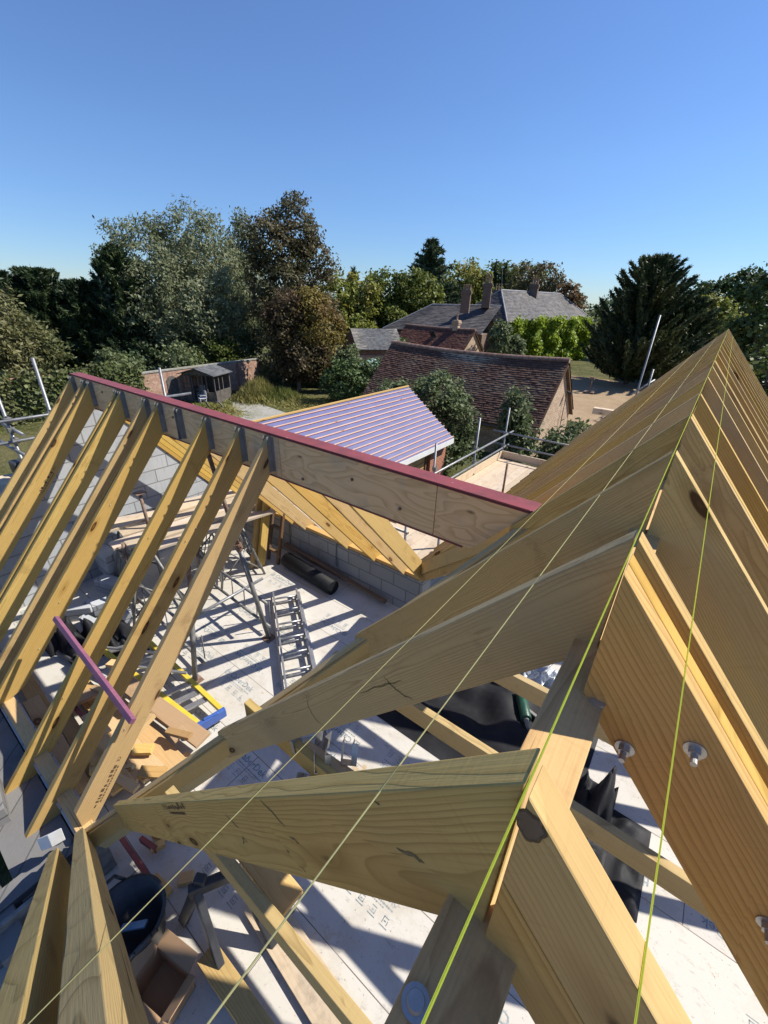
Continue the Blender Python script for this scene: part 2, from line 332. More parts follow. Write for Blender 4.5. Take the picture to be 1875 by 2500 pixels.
def frame(o, x, z):
    x = Vector(x).normalized(); z = Vector(z); z = (z-x*z.dot(x)).normalized(); y = z.cross(x)
    return Matrix(((x.x, y.x, z.x, o[0]), (x.y, y.y, z.y, o[1]), (x.z, y.z, z.z, o[2]), (0, 0, 0, 1)))
def timber(name, prof, w, o, x, z, mat, parent=None, bev=.0025):
    """one length of timber: profile in its own length/depth plane, so the grain runs along it"""
    me = bpy.data.meshes.new(name); n = len(prof)
    v = [(p[0], -w/2, p[1]) for p in prof]+[(p[0], w/2, p[1]) for p in prof]
    f = [tuple(range(n))[::-1], tuple(range(n, 2*n))]+[(i, (i+1) % n, n+(i+1) % n, n+i) for i in range(n)]
    me.from_pydata(v, [], f)
    bm = bmesh.new(); bm.from_mesh(me); bmesh.ops.recalc_face_normals(bm, faces=bm.faces); bm.to_mesh(me); bm.free()
    ob = link(name, me, mat, parent, None)
    ob.matrix_basis = frame(o, x, z)
    if bev:
        b = ob.modifiers.new('edge', 'BEVEL'); b.width = bev; b.segments = 2; b.limit_method = 'ANGLE'
    return ob
def plank(name, p, q, w, t, mat, up=(0, 0, 1), parent=None, bev=.003):
    """straight board from p to q, w across, t thick along up"""
    L_ = (Vector(q)-Vector(p)).length
    return timber(name, [(0, -t/2), (L_, -t/2), (L_, t/2), (0, t/2)], w, p, Vector(q)-Vector(p), up, mat, parent, bev)
ORD = 'first second third fourth fifth sixth seventh eighth ninth tenth eleventh twelfth thirteenth fourteenth fifteenth sixteenth seventeenth eighteenth nineteenth twentieth twenty-first twenty-second twenty-third twenty-fourth twenty-fifth'.split()

# ------------------------------------------------------------------ setting: ground, yard, path, floor
G = -7.2; FL = -4.2
m = MB(); m.poly([(-900, -900, G), (900, -900, G), (900, 900, G), (-900, 900, G)], [(0, 1, 2, 3)]); tag(m.build('ground', M['ground'], fix=False), kind='structure')
m = MB(); m.poly([(x, y, G+.006) for x, y in [(-5, 22), (-6, 31), (-12, 32), (-17, 37), (-22, 49), (-14, 53), (-6, 53), (2, 54), (9, 50), (10, 24)]], [tuple(range(10))[::-1]]); tag(m.build('gravel_yard', M['gravel'], fix=False), kind='structure')
m = MB(); m.poly([(x, y, G+.006) for x, y in [(-15, 12), (-23, 15), (-28, 18.6), (-27.6, 19.8), (-24, 19.3), (-18, 18.5), (-12, 16.5)]], [tuple(range(7))[::-1]]); tag(m.build('garden_path', M['path'], fix=False), kind='structure')
m = MB(); m.prism([(x, y, FL-.22) for x, y in [(-7.1, .1), (-2.9, .1), (-2.9, -4), (3.4, -4), (3.4, 14.6), (-2.9, 14.6), (-2.9, 4.3), (-7.1, 4.3)]], (0, 0, .22)); floor = tag(m.build('floor', M['floor']), kind='structure')

# printed words on the chipboard
def text_mesh(body, size):
    cu = bpy.data.curves.new('lettering', 'FONT'); cu.body = body; cu.size = size; cu.resolution_u = 2; cu.offset = .006*size
    o = bpy.data.objects.new('lettering', cu); COL.objects.link(o)
    dg = bpy.context.evaluated_depsgraph_get(); me = bpy.data.meshes.new_from_object(o.evaluated_get(dg))
    v = [tuple(x.co) for x in me.vertices]; f = [tuple(p.vertices) for p in me.polygons]
    bpy.data.objects.remove(o); bpy.data.curves.remove(cu); bpy.data.meshes.remove(me)
    return v, f
TV, TF = text_mesh('CaberDek', .096)
tw = max(v[0] for v in TV)
rg = random.Random(5)
def flat(mb, x0, y0, x1, y1): mb.poly([(x0, y0, 0), (x1, y0, 0), (x1, y1, 0), (x0, y1, 0)], [(0, 1, 2, 3)])
def print_block():
    b = MB(); b.poly(TV, TF)
    for x0, x1 in ((-.095, -.083), (-.066, -.056), (-.039, -.027)): flat(b, x0, .0, x1, .055 if x0 != -.066 else .07)
    flat(b, -.095, -.012, -.027, -.003); flat(b, -.083, .028, -.066, .036); flat(b, -.056, .028, -.039, .036)
    x = 0.
    while x < tw*.98:                                         # the fine tag line: strokes too small to read
        w = rg.uniform(.006, .016); flat(b, x, -.038, x+w, -.026); x += w+rg.uniform(.003, .008)
    for row in (-.052,):
        x = 0
        while x < tw*.8:
            w = rg.uniform(.006, .02); flat(b, x, row-.006, x+w, row); x += w+.006
    for k in range(4):                                        # small outlined pictograms
        cx, cy = .02+k*.115, -.13-.0*k
        for a, c_, d, e in ((0, 0, .045, .006), (0, .04, .045, .046), (0, 0, .006, .046), (.039, 0, .045, .03)):
            if rg.random() < .8: flat(b, cx+a, cy+c_, cx+d, cy+e)
        flat(b, cx+.012, cy+.014, cx+.03, cy+.022)
        flat(b, cx-.01, cy-.02, cx+.06, cy-.014)
    return b
m = MB()
for row in range(-9, 23):
    y0 = 2.02+row*.575
    for sh in range(-4, 3):
        x0 = -1.35+sh*2.4+(1.2 if (row % 2) else 0)
        flip = {(-1): False, (-2): False, 0: True}.get(row, rg.random() < .5)
        if x0 > .0: flip = rg.random() < .4
        base = rg.uniform(0, .25)
        for k in range(3):
            cx = x0+.2+base+k*.86
            if -2 <= row <= 0 and -5.2 < cx < -.6: continue
            if cx+.5 > x0+2.4: continue
            b = print_block()
            for v in b.v: pass
            ox, oy = (cx, y0+.415) if not flip else (cx+tw, y0+.16)
            if row == -1 and sh == -1: ox = cx-.02
            sg = -1 if flip else 1
            if not (-7. < min(ox, ox+sg*tw) and ox < 2.8 and -3 < oy < 14.2 and (ox > -2.3 or .3 < oy < 4.0)): continue
            m.poly([(ox+sg*v[0], oy+sg*v[1], FL+.0015) for v in b.v], b.f)
for ox, oy, sg in [(-4.47, 1.885, 1), (-3.67, 1.885, 1), (-2.87, 1.885, 1), (-2.07, 1.885, 1), (-1.25, 1.885, 1), (-4.35, 1.335, 1), (-3.55, 1.335, 1), (-2.745, 1.335, 1), (-1.95, 1.335, 1), (-1.15, 1.335, 1), (-2.72, 2.19, -1), (-3.52, 2.19, -1), (-4.32, 2.19, -1), (-1.92, 2.19, -1), (-1.12, 2.19, -1)]:
    b = print_block(); m.poly([(ox+sg*v[0], oy+sg*v[1], FL+.0015) for v in b.v], b.f)
lt = m.build('printed_lettering', M['ink'], floor, fix=False)

# ------------------------------------------------------------------ main roof
T = math.tan(R(49.36)); CA, SA = math.cos(R(49.36)), math.sin(R(49.36))
XR, RZ = -.025, -.403
def raf_prof(Ln, D, tail=0):
    return [(0, 0), (Ln, 0), (Ln+D*T, -D), (D*T, -D)] if not tail else [(0, 0), (Ln, 0), (Ln+.03, -.05), (Ln-.02, -.08), (Ln-.12, -.11), (Ln-.22, -D*.86), (Ln-.3, -D), (D*T, -D)]
YS = [-.198, -.095, .300, .90, 1.58, 2.23, 2.87, 3.6, 4.3, 4.93, 5.6, 6.3, 7.0, 7.7, 8.35, 9.0, 9.65, 10.3, 11.0, 11.7, 12.4, 13.1, 13.85]
HZ = RZ
GL = 'main roof rafters on the red beam side'; GR = 'main roof rafters on the far side of the ridge'
def vx(y):
    if y < 2.3: return max(-.60-(2.30-y)-.03, -2.78)
    return max(-.60-(y-2.37), -3.0)
for i, y in enumerate(YS):
    Ln = (XR-.003-vx(y))/CA-.012; D = .2
    ski = {0: .095, 1: .155}.get(i, 0)
    o = timber('rafter', raf_prof(Ln, D), .058 if i < 2 else .047, (XR-.003, y, HZ), (-CA, ski*CA/2.75, -SA), (-SA, 0, CA), M['green'] if i in (0, 1, 2, 3) or i % 3 else M['warm'])
    o.name = 'rafter'
    lab = {0: 'weathered timber rafter at the very corner behind the grey-grained one, beside white plastic', 1: 'grey-grained timber rafter seen end on beside the black rubber bucket',
           2: 'large foremost timber rafter crossed by two strings, with a broad flat grained top', 3: 'second big rafter with a branching dark knot mark across its face'}.get(i, f'{ORD[i-2]} rafter from the camera on the roof slope facing the red-topped beam')
    tag(o, lab, 'rafter', GL)
def streak(o, pts, w, name='knot_streak'):
    pts = [Vector((a, b, 0)) for a, b in pts]; v, f = [], []; n = len(pts)*4-3; P_ = []
    for i in range(n):
        t = i/(n-1)*(len(pts)-1); k = min(int(t), len(pts)-2); P_.append(pts[k].lerp(pts[k+1], t-k)+Vector((math.sin(i*2.3)*.002, math.cos(i*1.7)*.002, 0)))
    for i, p in enumerate(P_):
        d = (P_[min(i+1, n-1)]-P_[max(i-1, 0)]).normalized(); h_ = w*(math.sin(math.pi*(i+.3)/(n-.4))**.7)*(.7+.3*math.sin(i*3.1)); q = Vector((-d.y, d.x, 0))*h_; v += [p+q, p-q]
    me = bpy.data.meshes.new(name); me.from_pydata([(a.x, .0241, a.y) for a in v], [], [(2*i, 2*i+1, 2*i+3, 2*i+2) for i in range(n-1)]); k = link(name, me, M['streak']); k.parent = o
mains = [o for o in COL.objects if o.get('group') == GL]
for pts, w in (([(1.19, -.1), (1.083, -.096), (.984, -.103), (.915, -.108)], .005), ([(.991, -.068), (.987, -.106), (.962, -.153), (.925, -.182)], .006), ([(1.59, -.02), (1.64, -.074), (1.649, -.136), (1.615, -.18)], .004)): streak(mains[3], pts, w)
for pts, w in (([(1.082, -.043), (1.062, -.066), (1.038, -.086)], .005), ([(.744, -.006), (.719, -.034), (.697, -.071)], .005), ([(.707, -.093), (.689, -.098), (.679, -.109)], .005), ([(1.09, -.137), (1.053, -.113), (1.04, -.131)], .005), ([(.778, -.13), (.767, -.134)], .004), ([(.31, -.092), (.277, -.1), (.265, -.111)], .006), ([(.747, -.168), (.746, -.182)], .004), ([(.284, -.014), (.278, -.022)], .003)): streak(mains[2], pts, w)
rr = [(.287, .10), (.7415, .19), (.7855, .19), (.892, .2), (1.58, .2), (2.19, .2), (2.25, .2), (2.86, .2), (3.65, .2), (4.4, .2), (4.88, .22), (4.96, .22), (5.7, .22), (6.4, .22), (7.2, .22), (8.0, .22), (8.7, .22), (9.6, .22), (10.4, .22), (11.2, .22), (12.0, .22), (12.8, .22), (13.8, .22)]
REY = []
for i, (y, D) in enumerate(rr):
    o = timber('rafter', raf_prof(4.3, D), .043 if i in (0, 1, 2) else .047, (XR+.004, y, HZ), (CA, 0, -SA), (SA, 0, CA), M['amber'] if i in (0, 1, 2) else M['warm'])
    lab = {0: 'foremost rafter on the sunny far slope with a black knot hole by its peak', 1: 'second sunny-slope rafter with paired bolts and a big round knot'}.get(i, f'{ORD[i]} rafter from the camera on the slope beyond the ridge string')
    tag(o, lab, 'rafter', GR); REY.append(o)
    if i == 0:
        k = timber('packer', [(.102*T, -.102), (4.3, -.102), (4.3, -.192), (.192*T, -.192)], .041, (XR+.004, y, HZ), (CA, 0, -SA), (SA, 0, CA), M['amber'], None)
        k.parent = o; k.matrix_parent_inverse = o.matrix_basis.inverted(); k['label'] = 'lower board below the long split'
        h = MB()                                              # open knot hole
        cxk = Vector((XR+.004, y-.0216, HZ))
        def lp(a, b, d=0.): return cxk+Vector((CA, 0, -SA))*a+Vector((SA, 0, CA))*b+Vector((0, d, 0))
        pts = []
        for rad, dy in ((1.18, -.0006), (1.0, -.0014), (.9, -.0009)):
            for j in range(28):
                t_ = j*2*math.pi/28; wv = 1+.10*math.sin(3*t_+1)+.06*math.sin(7*t_); u_, v_ = .018*math.cos(t_)*rad*wv, .0125*math.sin(t_)*rad*wv
                pts.append(lp(.032+u_*.86-v_*.5, min(-.0005, -.016-u_*.5-v_*.86), dy))
        rim = MB(); rim.poly(pts[:56], [(j, (j+1) % 28, 28+(j+1) % 28, 28+j) for j in range(28)]); rim.build('knot_rim', M['pallet'], o, fix=False)
        h.poly(pts[28:], [(j, (j+1) % 28, 28+(j+1) % 28, 28+j) for j in range(28)]+[tuple(range(28, 56))])
        kk = h.build('knot_hole', M['black'], o)
    if i == 1:
        for a, b in ((.344, -.166), (.344, -.045), (.714, -.089)):
            p = Vector((XR+.004, y-.0215, HZ))+Vector((CA, 0, -SA))*a+Vector((SA, 0, CA))*b
            h = MB(); h.tube(p, p+Vector((0, -.003, 0)), .0175, 24); h.tube(p+Vector((0, -.003, 0)), p+Vector((0, -.015, 0)), .0105, 6); h.tube(p+Vector((0, -.015, 0)), p+Vector((0, -.034, 0)), .0055, 10)
            h.build('bolt', M['zinc'], o)
# ridge beam: red steel with a timber plate on top
e = empty('ridge_beam', (-.03, -.6, -1.02), 'red steel beam under the main ridge with a pale timber plate on top', 'beam')
timber('top_plate', [(0, -.045), (14.4, -.045), (14.4, 0), (0, 0)], .098, (-.028, -.6, -.695), (0, 1, 0), (0, 0, 1), M['beamtop'], e)
m = MB(); m.bb((-.070, -.6, -.99), (.014, 13.8, -.742)); m.build('steel', M['red'], e)
m = MB()
m.tube((-.058, .168, -.695), (-.058, .168, -.690), .016, 28); m.tube((-.058, .168, -.690), (-.058, .168, -.684), .011, 24, .009); m.build('bolt_washer', M['zinc'], e, smooth=False)
m = MB(); m.tube((.009, .719, -.695), (.009, .719, -.690), .014, 24); m.build('bolt_washer', M['zinc'], e)

# valley rafters
def valley(p, d, Ln, lab, mat):
    d = Vector(d).normalized(); up = Vector((0, 0, 1)); up = (up-d*up.dot(d)).normalized()
    e = empty('valley_rafter', Vector(p)+d*Ln, lab, 'rafter')
    timber('main_timber', [(0, 0), (Ln, 0), (Ln, -.24), (.1, -.24)], .047, p, d, up, mat, e)
    s = up.cross(d).normalized()
    timber('side_timber', [(0, -.012), (Ln, -.012), (Ln, -.15), (.1, -.15)], .022, Vector(p)+s*.0365, d, up, mat, e)
    return e
valley((-.56, 2.29, -1.075), (-1, -1, -T), 2.24*math.sqrt(2+T*T), 'long doubled valley rafter running from the red beam end down to the corner', M['green'])
valley((-.60, 2.40, -1.10), (-1, 1, -T), 1.93*math.sqrt(2+T*T), 'far valley rafter behind the red beam, ending over the block wall corner', M['green'])

# ceiling ties
TIE = [(.40, -1.62, 1.62), (.98, -1.75, 1.62), (1.63, -1.6, 1.62), (2.26, -1.1, 1.62), (2.9, -1.2, 1.62), (3.6, -1.5, 1.6)]
tl = ['first horizontal tie, level beside the foremost rafter over the cardboard box', 'second horizontal tie carrying the loose metal hangers near the corner valley', 'third horizontal tie crossing the black plastic sheet', 'fourth horizontal tie beyond the black sheet beside the wrapped metal',
      'fifth horizontal tie, mostly hidden by the sloping rafters', 'sixth horizontal tie, farthest under the main roof']
for (y, a, b), lab in zip(TIE, tl):
    tag(plank('ceiling_tie', (a, y, -2.37), (b, y, -2.37), .047, .145, M['green']), lab, 'tie beam', 'horizontal ties of the main roof')
# ------------------------------------------------------------------ cross roof: red beam and rafters
e = empty('ridge_beam', (-3.85, 2.3, -1.45), 'long red-topped steel ridge beam faced with plywood, running across to the left', 'beam')
m = MB(); m.bb((-7.16, 2.232, -1.066), (-.585, 2.372, -1.052)); m.build('top_flange', M['red'], e, .002)
m = MB(); m.bb((-7.15, 2.225, -1.072), (-.6, 2.38, -1.066)); m.bb((-7.15, 2.232, -1.455), (-.99, 2.372, -1.443)); m.bb((-7.14, 2.295, -1.443), (-1.0, 2.305, -1.072)); m.build('steel_section', M['red'], e)
for a, b in ((-7.12, -5.35), (-5.346, -2.78), (-2.775, -1.22), (-1.215, -.60)):
    for y0, y1 in ((2.236, 2.29), (2.31, 2.37)):
        L_ = b-a; o = timber('plywood_packer', [(0, 0), (L_, 0), (L_-(.33 if b > -.8 else 0), -.368), (0, -.368)], y1-y0, (a, (y0+y1)/2, -1.074), (1, 0, 0), (0, 0, 1), M['ply'], e, .001)
m = MB()
for x in (-6.9, -6.2, -5.3, -4.5, -2.5, -1.95, -1.5):
    z = rg.uniform(-1.16, -1.38); m.tube((x, 2.236, z), (x, 2.228, z), .013, 12); m.tube((x, 2.228, z), (x, 2.222, z), .007, 6)
m.build('bolt', M['rust'], e)
def hanger(x, parent=None, w=.05, s=-1):
    y = 2.236 if s < 0 else 2.37; m = MB()
    for q in (-1, 1):
        m.bb((x+q*w/2, y, -1.40), (x+q*(w/2+.002), y+s*.045, -1.08)); m.bb((x+q*w/2, y, -1.40), (x+q*(w/2+.035), y+s*.002, -1.085))
        for k in range(4): m.tube((x+q*(w/2+.018), y+s*.002, -1.13-k*.07), (x+q*(w/2+.018), y+s*.006, -1.13-k*.07), .005, 6)
    m.bb((x-w/2, y, -1.402), (x+w/2, y+s*.07, -1.400))
    return m.build('joist_hanger', M['hanger'], parent)
NX = [-2.905, -3.30, -3.83, -4.74, -5.03, -5.62, -5.73, -6.51, -6.68, -7.085]
NS = [2.14, 2.53, 2.55, 2.3, 2.56, 2.55, 2.25, 2.55, 2.3, 2.56]
nl = ['nearest rafter hung from the red beam, its foot meeting the doubled valley rafter', 'rafter with a curved cut tail, second from the valley along the red beam', 'third rafter from the valley along the red beam, crossed by the purple batten',
      'shaded plain rafter tight beside the stamped one under the red beam', 'rafter stamped with black lettering, just beyond the plain one beside the empty hanger', 'front half of the middle pair of close-set rafters on the red beam', 'back half of the middle pair of close-set rafters on the red beam',
      'front one of the two close-set rafters near the beam end', 'back one of the two close-set rafters near the beam end', 'last rafter at the far end of the red beam']
NR = []
for x, s, lab in zip(NX, NS, nl):
    D = .2; Ln = s/CA
    o = timber('rafter', raf_prof(Ln, D, 1 if s > 2.2 else 0), .047, (x, 2.229, -1.078), (0, -CA, -SA), (0, -SA, CA), M['gold'])
    tag(o, lab, 'rafter', 'golden rafters on the near side of the red beam'); NR.append(o); hanger(x, o)
    for k in range(3):                                        # clout nails along the face
        m = MB(); a = rg.uniform(.4, Ln*.85); b = rg.uniform(-.17, -.03); p = Vector((x+.0235, 2.229, -1.078))+Vector((0, -CA, -SA))*a+Vector((0, -SA, CA))*b
        m.tube(p, p+Vector((.012, .004, .006)), .0035, 6); m.build('nail', M['zinc'], o)
h = hanger(-4.35); tag(h, 'empty grey joist hanger on the beam with no rafter in it', 'joist hanger')
FX = [-2.38, -2.74, -3.28, -3.83, -4.78, -5.10, -5.62, -6.1, -6.6, -7.08]
for i, x in enumerate(FX):
    Ln = 2.25/CA if i else 1.72/CA
    o = timber('rafter', raf_prof(Ln, .2), .047, (x, 2.375, -1.078), (0, CA, -SA), (0, SA, CA), M['gold'])
    tag(o, f'{ORD[i]} golden rafter from the valley on the slope behind the red beam', 'rafter', 'golden rafters behind the red beam'); hanger(x, o, .05, 1)

# rafter stamps
def stamp(o, a, b, seed, yside, flip=1):
    r = random.Random(seed); v, f = text_mesh('CE', .034); m = MB(); m.poly(v, f); x = .07
    while x < .42:
        w = r.uniform(.008, .03); h0 = r.choice((.0, .004)); flat(m, x, h0, x+w, h0+r.choice((.022, .026, .012))); x += w+r.uniform(.006, .02)
    x = .08
    while x < .36: w = r.uniform(.006, .02); flat(m, x, -.02, x+w, -.009); x += w+.008
    me = bpy.data.meshes.new('grade_stamp'); sg = 1 if flip > 0 else -1
    me.from_pydata([(a+sg*p[0], yside, b+p[1]) for p in m.v], [], m.f); me.update()
    k = link('grade_stamp', me, M['stamp'], None, None); k.parent = o
stamp(NR[4], 2.45, -.16, 1, .0248); stamp(NR[0], 2.85, -.14, 2, .0248); stamp(NR[7], 1.2, -.15, 6, .0248)
main = [o for o in COL.objects if o.get('group') == GL]
stamp(main[2], 1.95, -.03, 3, .0248, -1); stamp(main[4], 1.9, -.19, 4, .0248, -1); stamp(main[5], 1.2, -.17, 5, .0248, -1)

# ------------------------------------------------------------------ masonry of the new building
def wallthing(name, lab, pts, ext, mat, **k):
    m = MB(); m.prism(pts, ext); return tag(m.build(name, mat), lab, 'wall')
e = empty('block_wall', (-5, 4.35, G), 'low shaded concrete block wall behind the rafters with an orange timber plate on it', 'wall')
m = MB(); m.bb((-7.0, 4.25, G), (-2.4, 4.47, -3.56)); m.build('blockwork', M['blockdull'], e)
plank('wall_plate', (-7.0, 4.325, -3.53), (-2.42, 4.325, -3.53), .12, .055, M['pine'], (0, 0, 1), e)
m = MB(); m.bb((-5.2, 4.235, -4.05), (-5.175, 4.248, -3.5)); m.bb((-4.07, 4.235, -4.0), (-4.045, 4.248, -3.5)); m.build('strap', M['galv'], e)
e = empty('block_wall', (-5, .15, G), 'grey block eaves wall under the feet of the near golden rafters', 'wall')
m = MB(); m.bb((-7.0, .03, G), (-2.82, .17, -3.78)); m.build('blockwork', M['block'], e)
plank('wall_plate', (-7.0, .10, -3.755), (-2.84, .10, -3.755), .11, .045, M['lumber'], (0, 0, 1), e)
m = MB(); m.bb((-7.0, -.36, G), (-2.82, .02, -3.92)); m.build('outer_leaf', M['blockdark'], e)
e = empty('gable_wall', (-7.12, 2.3, G), 'tall pale grey aerated block gable wall at the end of the red beam', 'wall')
m = MB(); m.prism([(-7.22, -.1, G), (-7.22, 4.47, G), (-7.22, 4.47, -3.75), (-7.22, 2.40, -1.36), (-7.22, 2.2, -1.36), (-7.22, .05, -3.85)], (.14, 0, 0)); m.build('blockwork', M['block'], e)
m = MB(); m.bar((-7.15, 2.42, -1.37), (-7.15, 4.4, -3.66), .12, .03, (0, 0, 1)); m.build('coping_board', M['board'], e)
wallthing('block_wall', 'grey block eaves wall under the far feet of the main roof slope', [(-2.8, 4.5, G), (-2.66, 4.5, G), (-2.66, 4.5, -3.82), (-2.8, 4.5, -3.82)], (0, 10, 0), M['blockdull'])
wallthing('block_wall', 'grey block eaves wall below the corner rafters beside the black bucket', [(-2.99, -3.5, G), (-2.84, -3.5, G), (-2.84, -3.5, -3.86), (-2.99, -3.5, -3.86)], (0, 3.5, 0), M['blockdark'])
tag(plank('insulation_board', (-2.72, -.9, -4.0), (-2.72, .16, -4.0), .03, .38, M['galvdull']), 'dark grey sheet standing along the wall behind the bucket', 'board')
r3 = random.Random(9)
bl = ['rough dark block nearest the corner rafters on the outer wall', 'rough grey block beside the white plastic sheet', 'rough grey block under the tail of the curved rafter', 'rough grey block at the far end of the outer row']
for k, (x, y) in enumerate([(-2.75, -.47), (-3.2, -.5), (-3.75, -.28), (-4.5, -.26)]):
    m = MB(); m.box((0, 0, 0), (.22, .07, .1)); o = m.build('concrete_block', M['blockdark'], None, .006); o.location = (x, y, -3.84 if k > 1 else -3.98); o.rotation_euler = (0, 0, r3.uniform(-.15, .15)); tag(o, bl[k], 'block', 'loose blocks on the outer wall')
m = MB(); m.prism([(-2.93, -.16, -3.72), (-2.80, -.10, -3.60), (-2.78, -.02, -3.60), (-2.93, -.06, -3.80)], (0, .01, .14)); tag(m.build('plastic_sheet', M['white'], None, .004), 'white plastic sheet flap beside the corner rafters', 'sheet')
# outer scaffold walk along the near eaves
for k in range(4):
    tag(plank('scaffold_board', (-7.3, -.62-k*.24, -4.35), (-3.2, -.62-k*.24, -4.35), .225, .038, M['greyboard']), f'{ORD[k]} grey scaffold board out from the near eaves wall', 'board', 'boards outside the near eaves')

# ------------------------------------------------------------------ string lines
for a, lab in ((((-.537, -.30, -.994), (-.56, 13.9, -1.02)), 'string line lowest on the slope facing the red beam'), (((-.194, -.12, -.597), (-.2, 13.9, -.607)), 'string line halfway between the ridge and the lowest string'),
               (((XR, .03, RZ+.004), (XR, 13.9, RZ+.004)), 'yellow-green string line stretched along the ridge peak'), (((.112, .12, -.556), (.112, 13.9, -.556)), 'yellow-green string line on the sunny slope past the ridge')):
    m = MB(); m.tube(*a, .0011, 6); tag(m.build('string_line', M['string2' if 'slope facing' in lab or 'halfway' in lab else 'string1'], smooth=True), lab, 'string', 'builders string lines')
# purple batten nailed across three rafters
tag(plank('batten', (-4.40, .655, -2.86), (-2.76, .600, -2.94), .045, .04, M['purple'], (0, -SA, CA)), 'purple painted batten lying across three golden rafters', 'batten')

# ------------------------------------------------------------------ things on the floor
def prop(p, q, lab):
    e = empty('steel_prop', p, lab, 'prop', 'adjustable steel props'); p, q = Vector(p), Vector(q); d = (q-p).normalized(); h = p+d*(q-p).length*.55
    m = MB(); m.box(p+Vector((0, 0, .006)), (.075, .075, .004)); m.box(q, (.075, .075, .004)); m.build('base_plate', M['rust'], e)
    m = MB(); m.tube(p, h, .030, 14); m.build('outer_tube', M['galvdull'], e, smooth=True)
    m = MB(); m.tube(h, q, .024, 14); m.build('inner_tube', M['rust'], e, smooth=True)
    m = MB(); m.tube(h-d*.06, h+d*.03, .042, 14); m.tube(h+Vector((-.1, 0, .0)), h+Vector((.1, 0, 0)), .008, 8); m.build('collar', M['rust'], e)
prop((-3.80, 2.60, FL), (-4.05, 2.30, -1.46), 'leaning steel prop standing on the floor beside the long ladder')
prop((-3.92, 1.58, FL), (-4.15, 1.95, -2.45), 'steel prop standing by the yellow ladder')
prop((-6.05, 2.33, FL), (-6.1, 2.33, -2.6), 'rusty steel prop rising through the trestle boards')
def ladder(p, q, wdir, w, n, lab, two):
    e = empty('extension_ladder', p, lab, 'ladder'); p, q, wd = Vector(p), Vector(q), Vector(wdir).normalized()
    for s in range(2 if two else 1):
        for sg in (-1, 1):
            o = wd*sg*(w/2-s*.035)+Vector((0, 0, .04+s*.075))
            m = MB(); m.bar(p+o, q+o, .025, .065); m.build('rail', M['alu'], e, .003)
        for k in range(n):
            c = p+(q-p)*((k+.5)/n)+Vector((0, 0, .04+s*.075)); m = MB(); m.tube(c-wd*(w/2-s*.035), c+wd*(w/2-s*.035), .0145, 8); m.build('rung', M['alu'], e, smooth=True)
    return e
dl = Vector((1.14, -.80, 0)).normalized()
ladder((-4.30, 3.33, FL), Vector((-4.30, 3.33, FL))+dl*2.6, (dl.y*-1, dl.x, 0), .42, 9, 'grey aluminium extension ladder lying flat on the white floor', True)
# yellow stepladder lying on the floor
e = empty('stepladder', (-3.2, 1.36, FL), 'yellow fibreglass stepladder with blue feet lying on the offcuts', 'ladder')
A, B, C_, D_ = (-5.2, 1.03, -3.98), (-3.24, 1.225, -4.05), (-5.0, 1.47, -3.98), (-3.19, 1.475, -4.05)
for p, q in ((A, B), (C_, D_)):
    m = MB(); m.bar(p, q, .028, .085); m.bar(Vector(p)+Vector((0, 0, .04)), Vector(q)+Vector((0, 0, .04)), .05, .006); m.build('rail', M['yellow'], e, .003)
for t in (.86, .78, .68, .50, .32, .12):
    p, q = Vector(A).lerp(Vector(B), t), Vector(C_).lerp(Vector(D_), t); m = MB(); m.bar(p, q, .07, .022); m.build('tread', M['alu'], e, .003)
p, q = Vector(B), Vector(D_); m = MB(); m.bar(p+Vector((.03, -.03, -.01)), q+Vector((.03, .03, -.01)), .05, .115)
m.bar(p+Vector((.035, .05, .055)), q+Vector((.035, -.05, .055)), .03, .02); m.build('foot_moulding', M['blue'], e, .012)
for t in (.0, .5):
    p, q = Vector(A).lerp(Vector(B), .12+t*.5), Vector(C_).lerp(Vector(D_), .12+t*.5)
    m = MB(); m.bar(p+Vector((0, 0, .09)), q+Vector((.5, 0, .09)), .03, .02); m.build('back_brace', M['alu'], e, .002)
# offcut pile
r4 = random.Random(21)
pile = [((-4.95, .27, -4.08), (-3.42, .22, -4.08), .15, .075), ((-4.7, .42, -4.10), (-3.25, .36, -4.10), .14, .05), ((-4.2, .60, -4.0), (-3.05, .68, -4.0), .20, .045), ((-4.3, .80, -4.08), (-2.96, .86, -4.08), .20, .045),
        ((-4.35, .98, -3.96), (-2.98, 1.14, -3.98), .17, .045), ((-4.9, .68, -4.13), (-3.7, .74, -4.13), .2, .045), ((-3.75, .50, -3.93), (-3.10, .44, -3.93), .18, .045), ((-5.9, .35, -4.1), (-4.5, .30, -4.1), .15, .05), ((-3.6, .95, -3.9), (-3.42, .45, -3.9), .12, .045), ((-4.55, .35, -3.98), (-4.35, .95, -3.98), .14, .045)]
pl = ['thick plank along the near wall at the edge of the offcut pile', 'plank second from the near wall in the offcut pile', 'broad orange board on top of the offcut pile', 'broad board low in the offcut pile next to the valley', 'long board under the yellow ladder rail',
      'board at the bottom of the offcut pile', 'short wide offcut resting on the top board', 'plank at the far dark end of the pile', 'offcut lying crosswise on the pile near the valley', 'crosswise offcut in the middle of the pile']
for (p, q, w, t), lab in zip(pile, pl):
    tag(plank('timber_offcut', p, q, w, t, M['lumber'], (r4.uniform(-.08, .08), r4.uniform(-.15, .15), 1)), lab, 'offcut', 'timber offcuts in the pile')
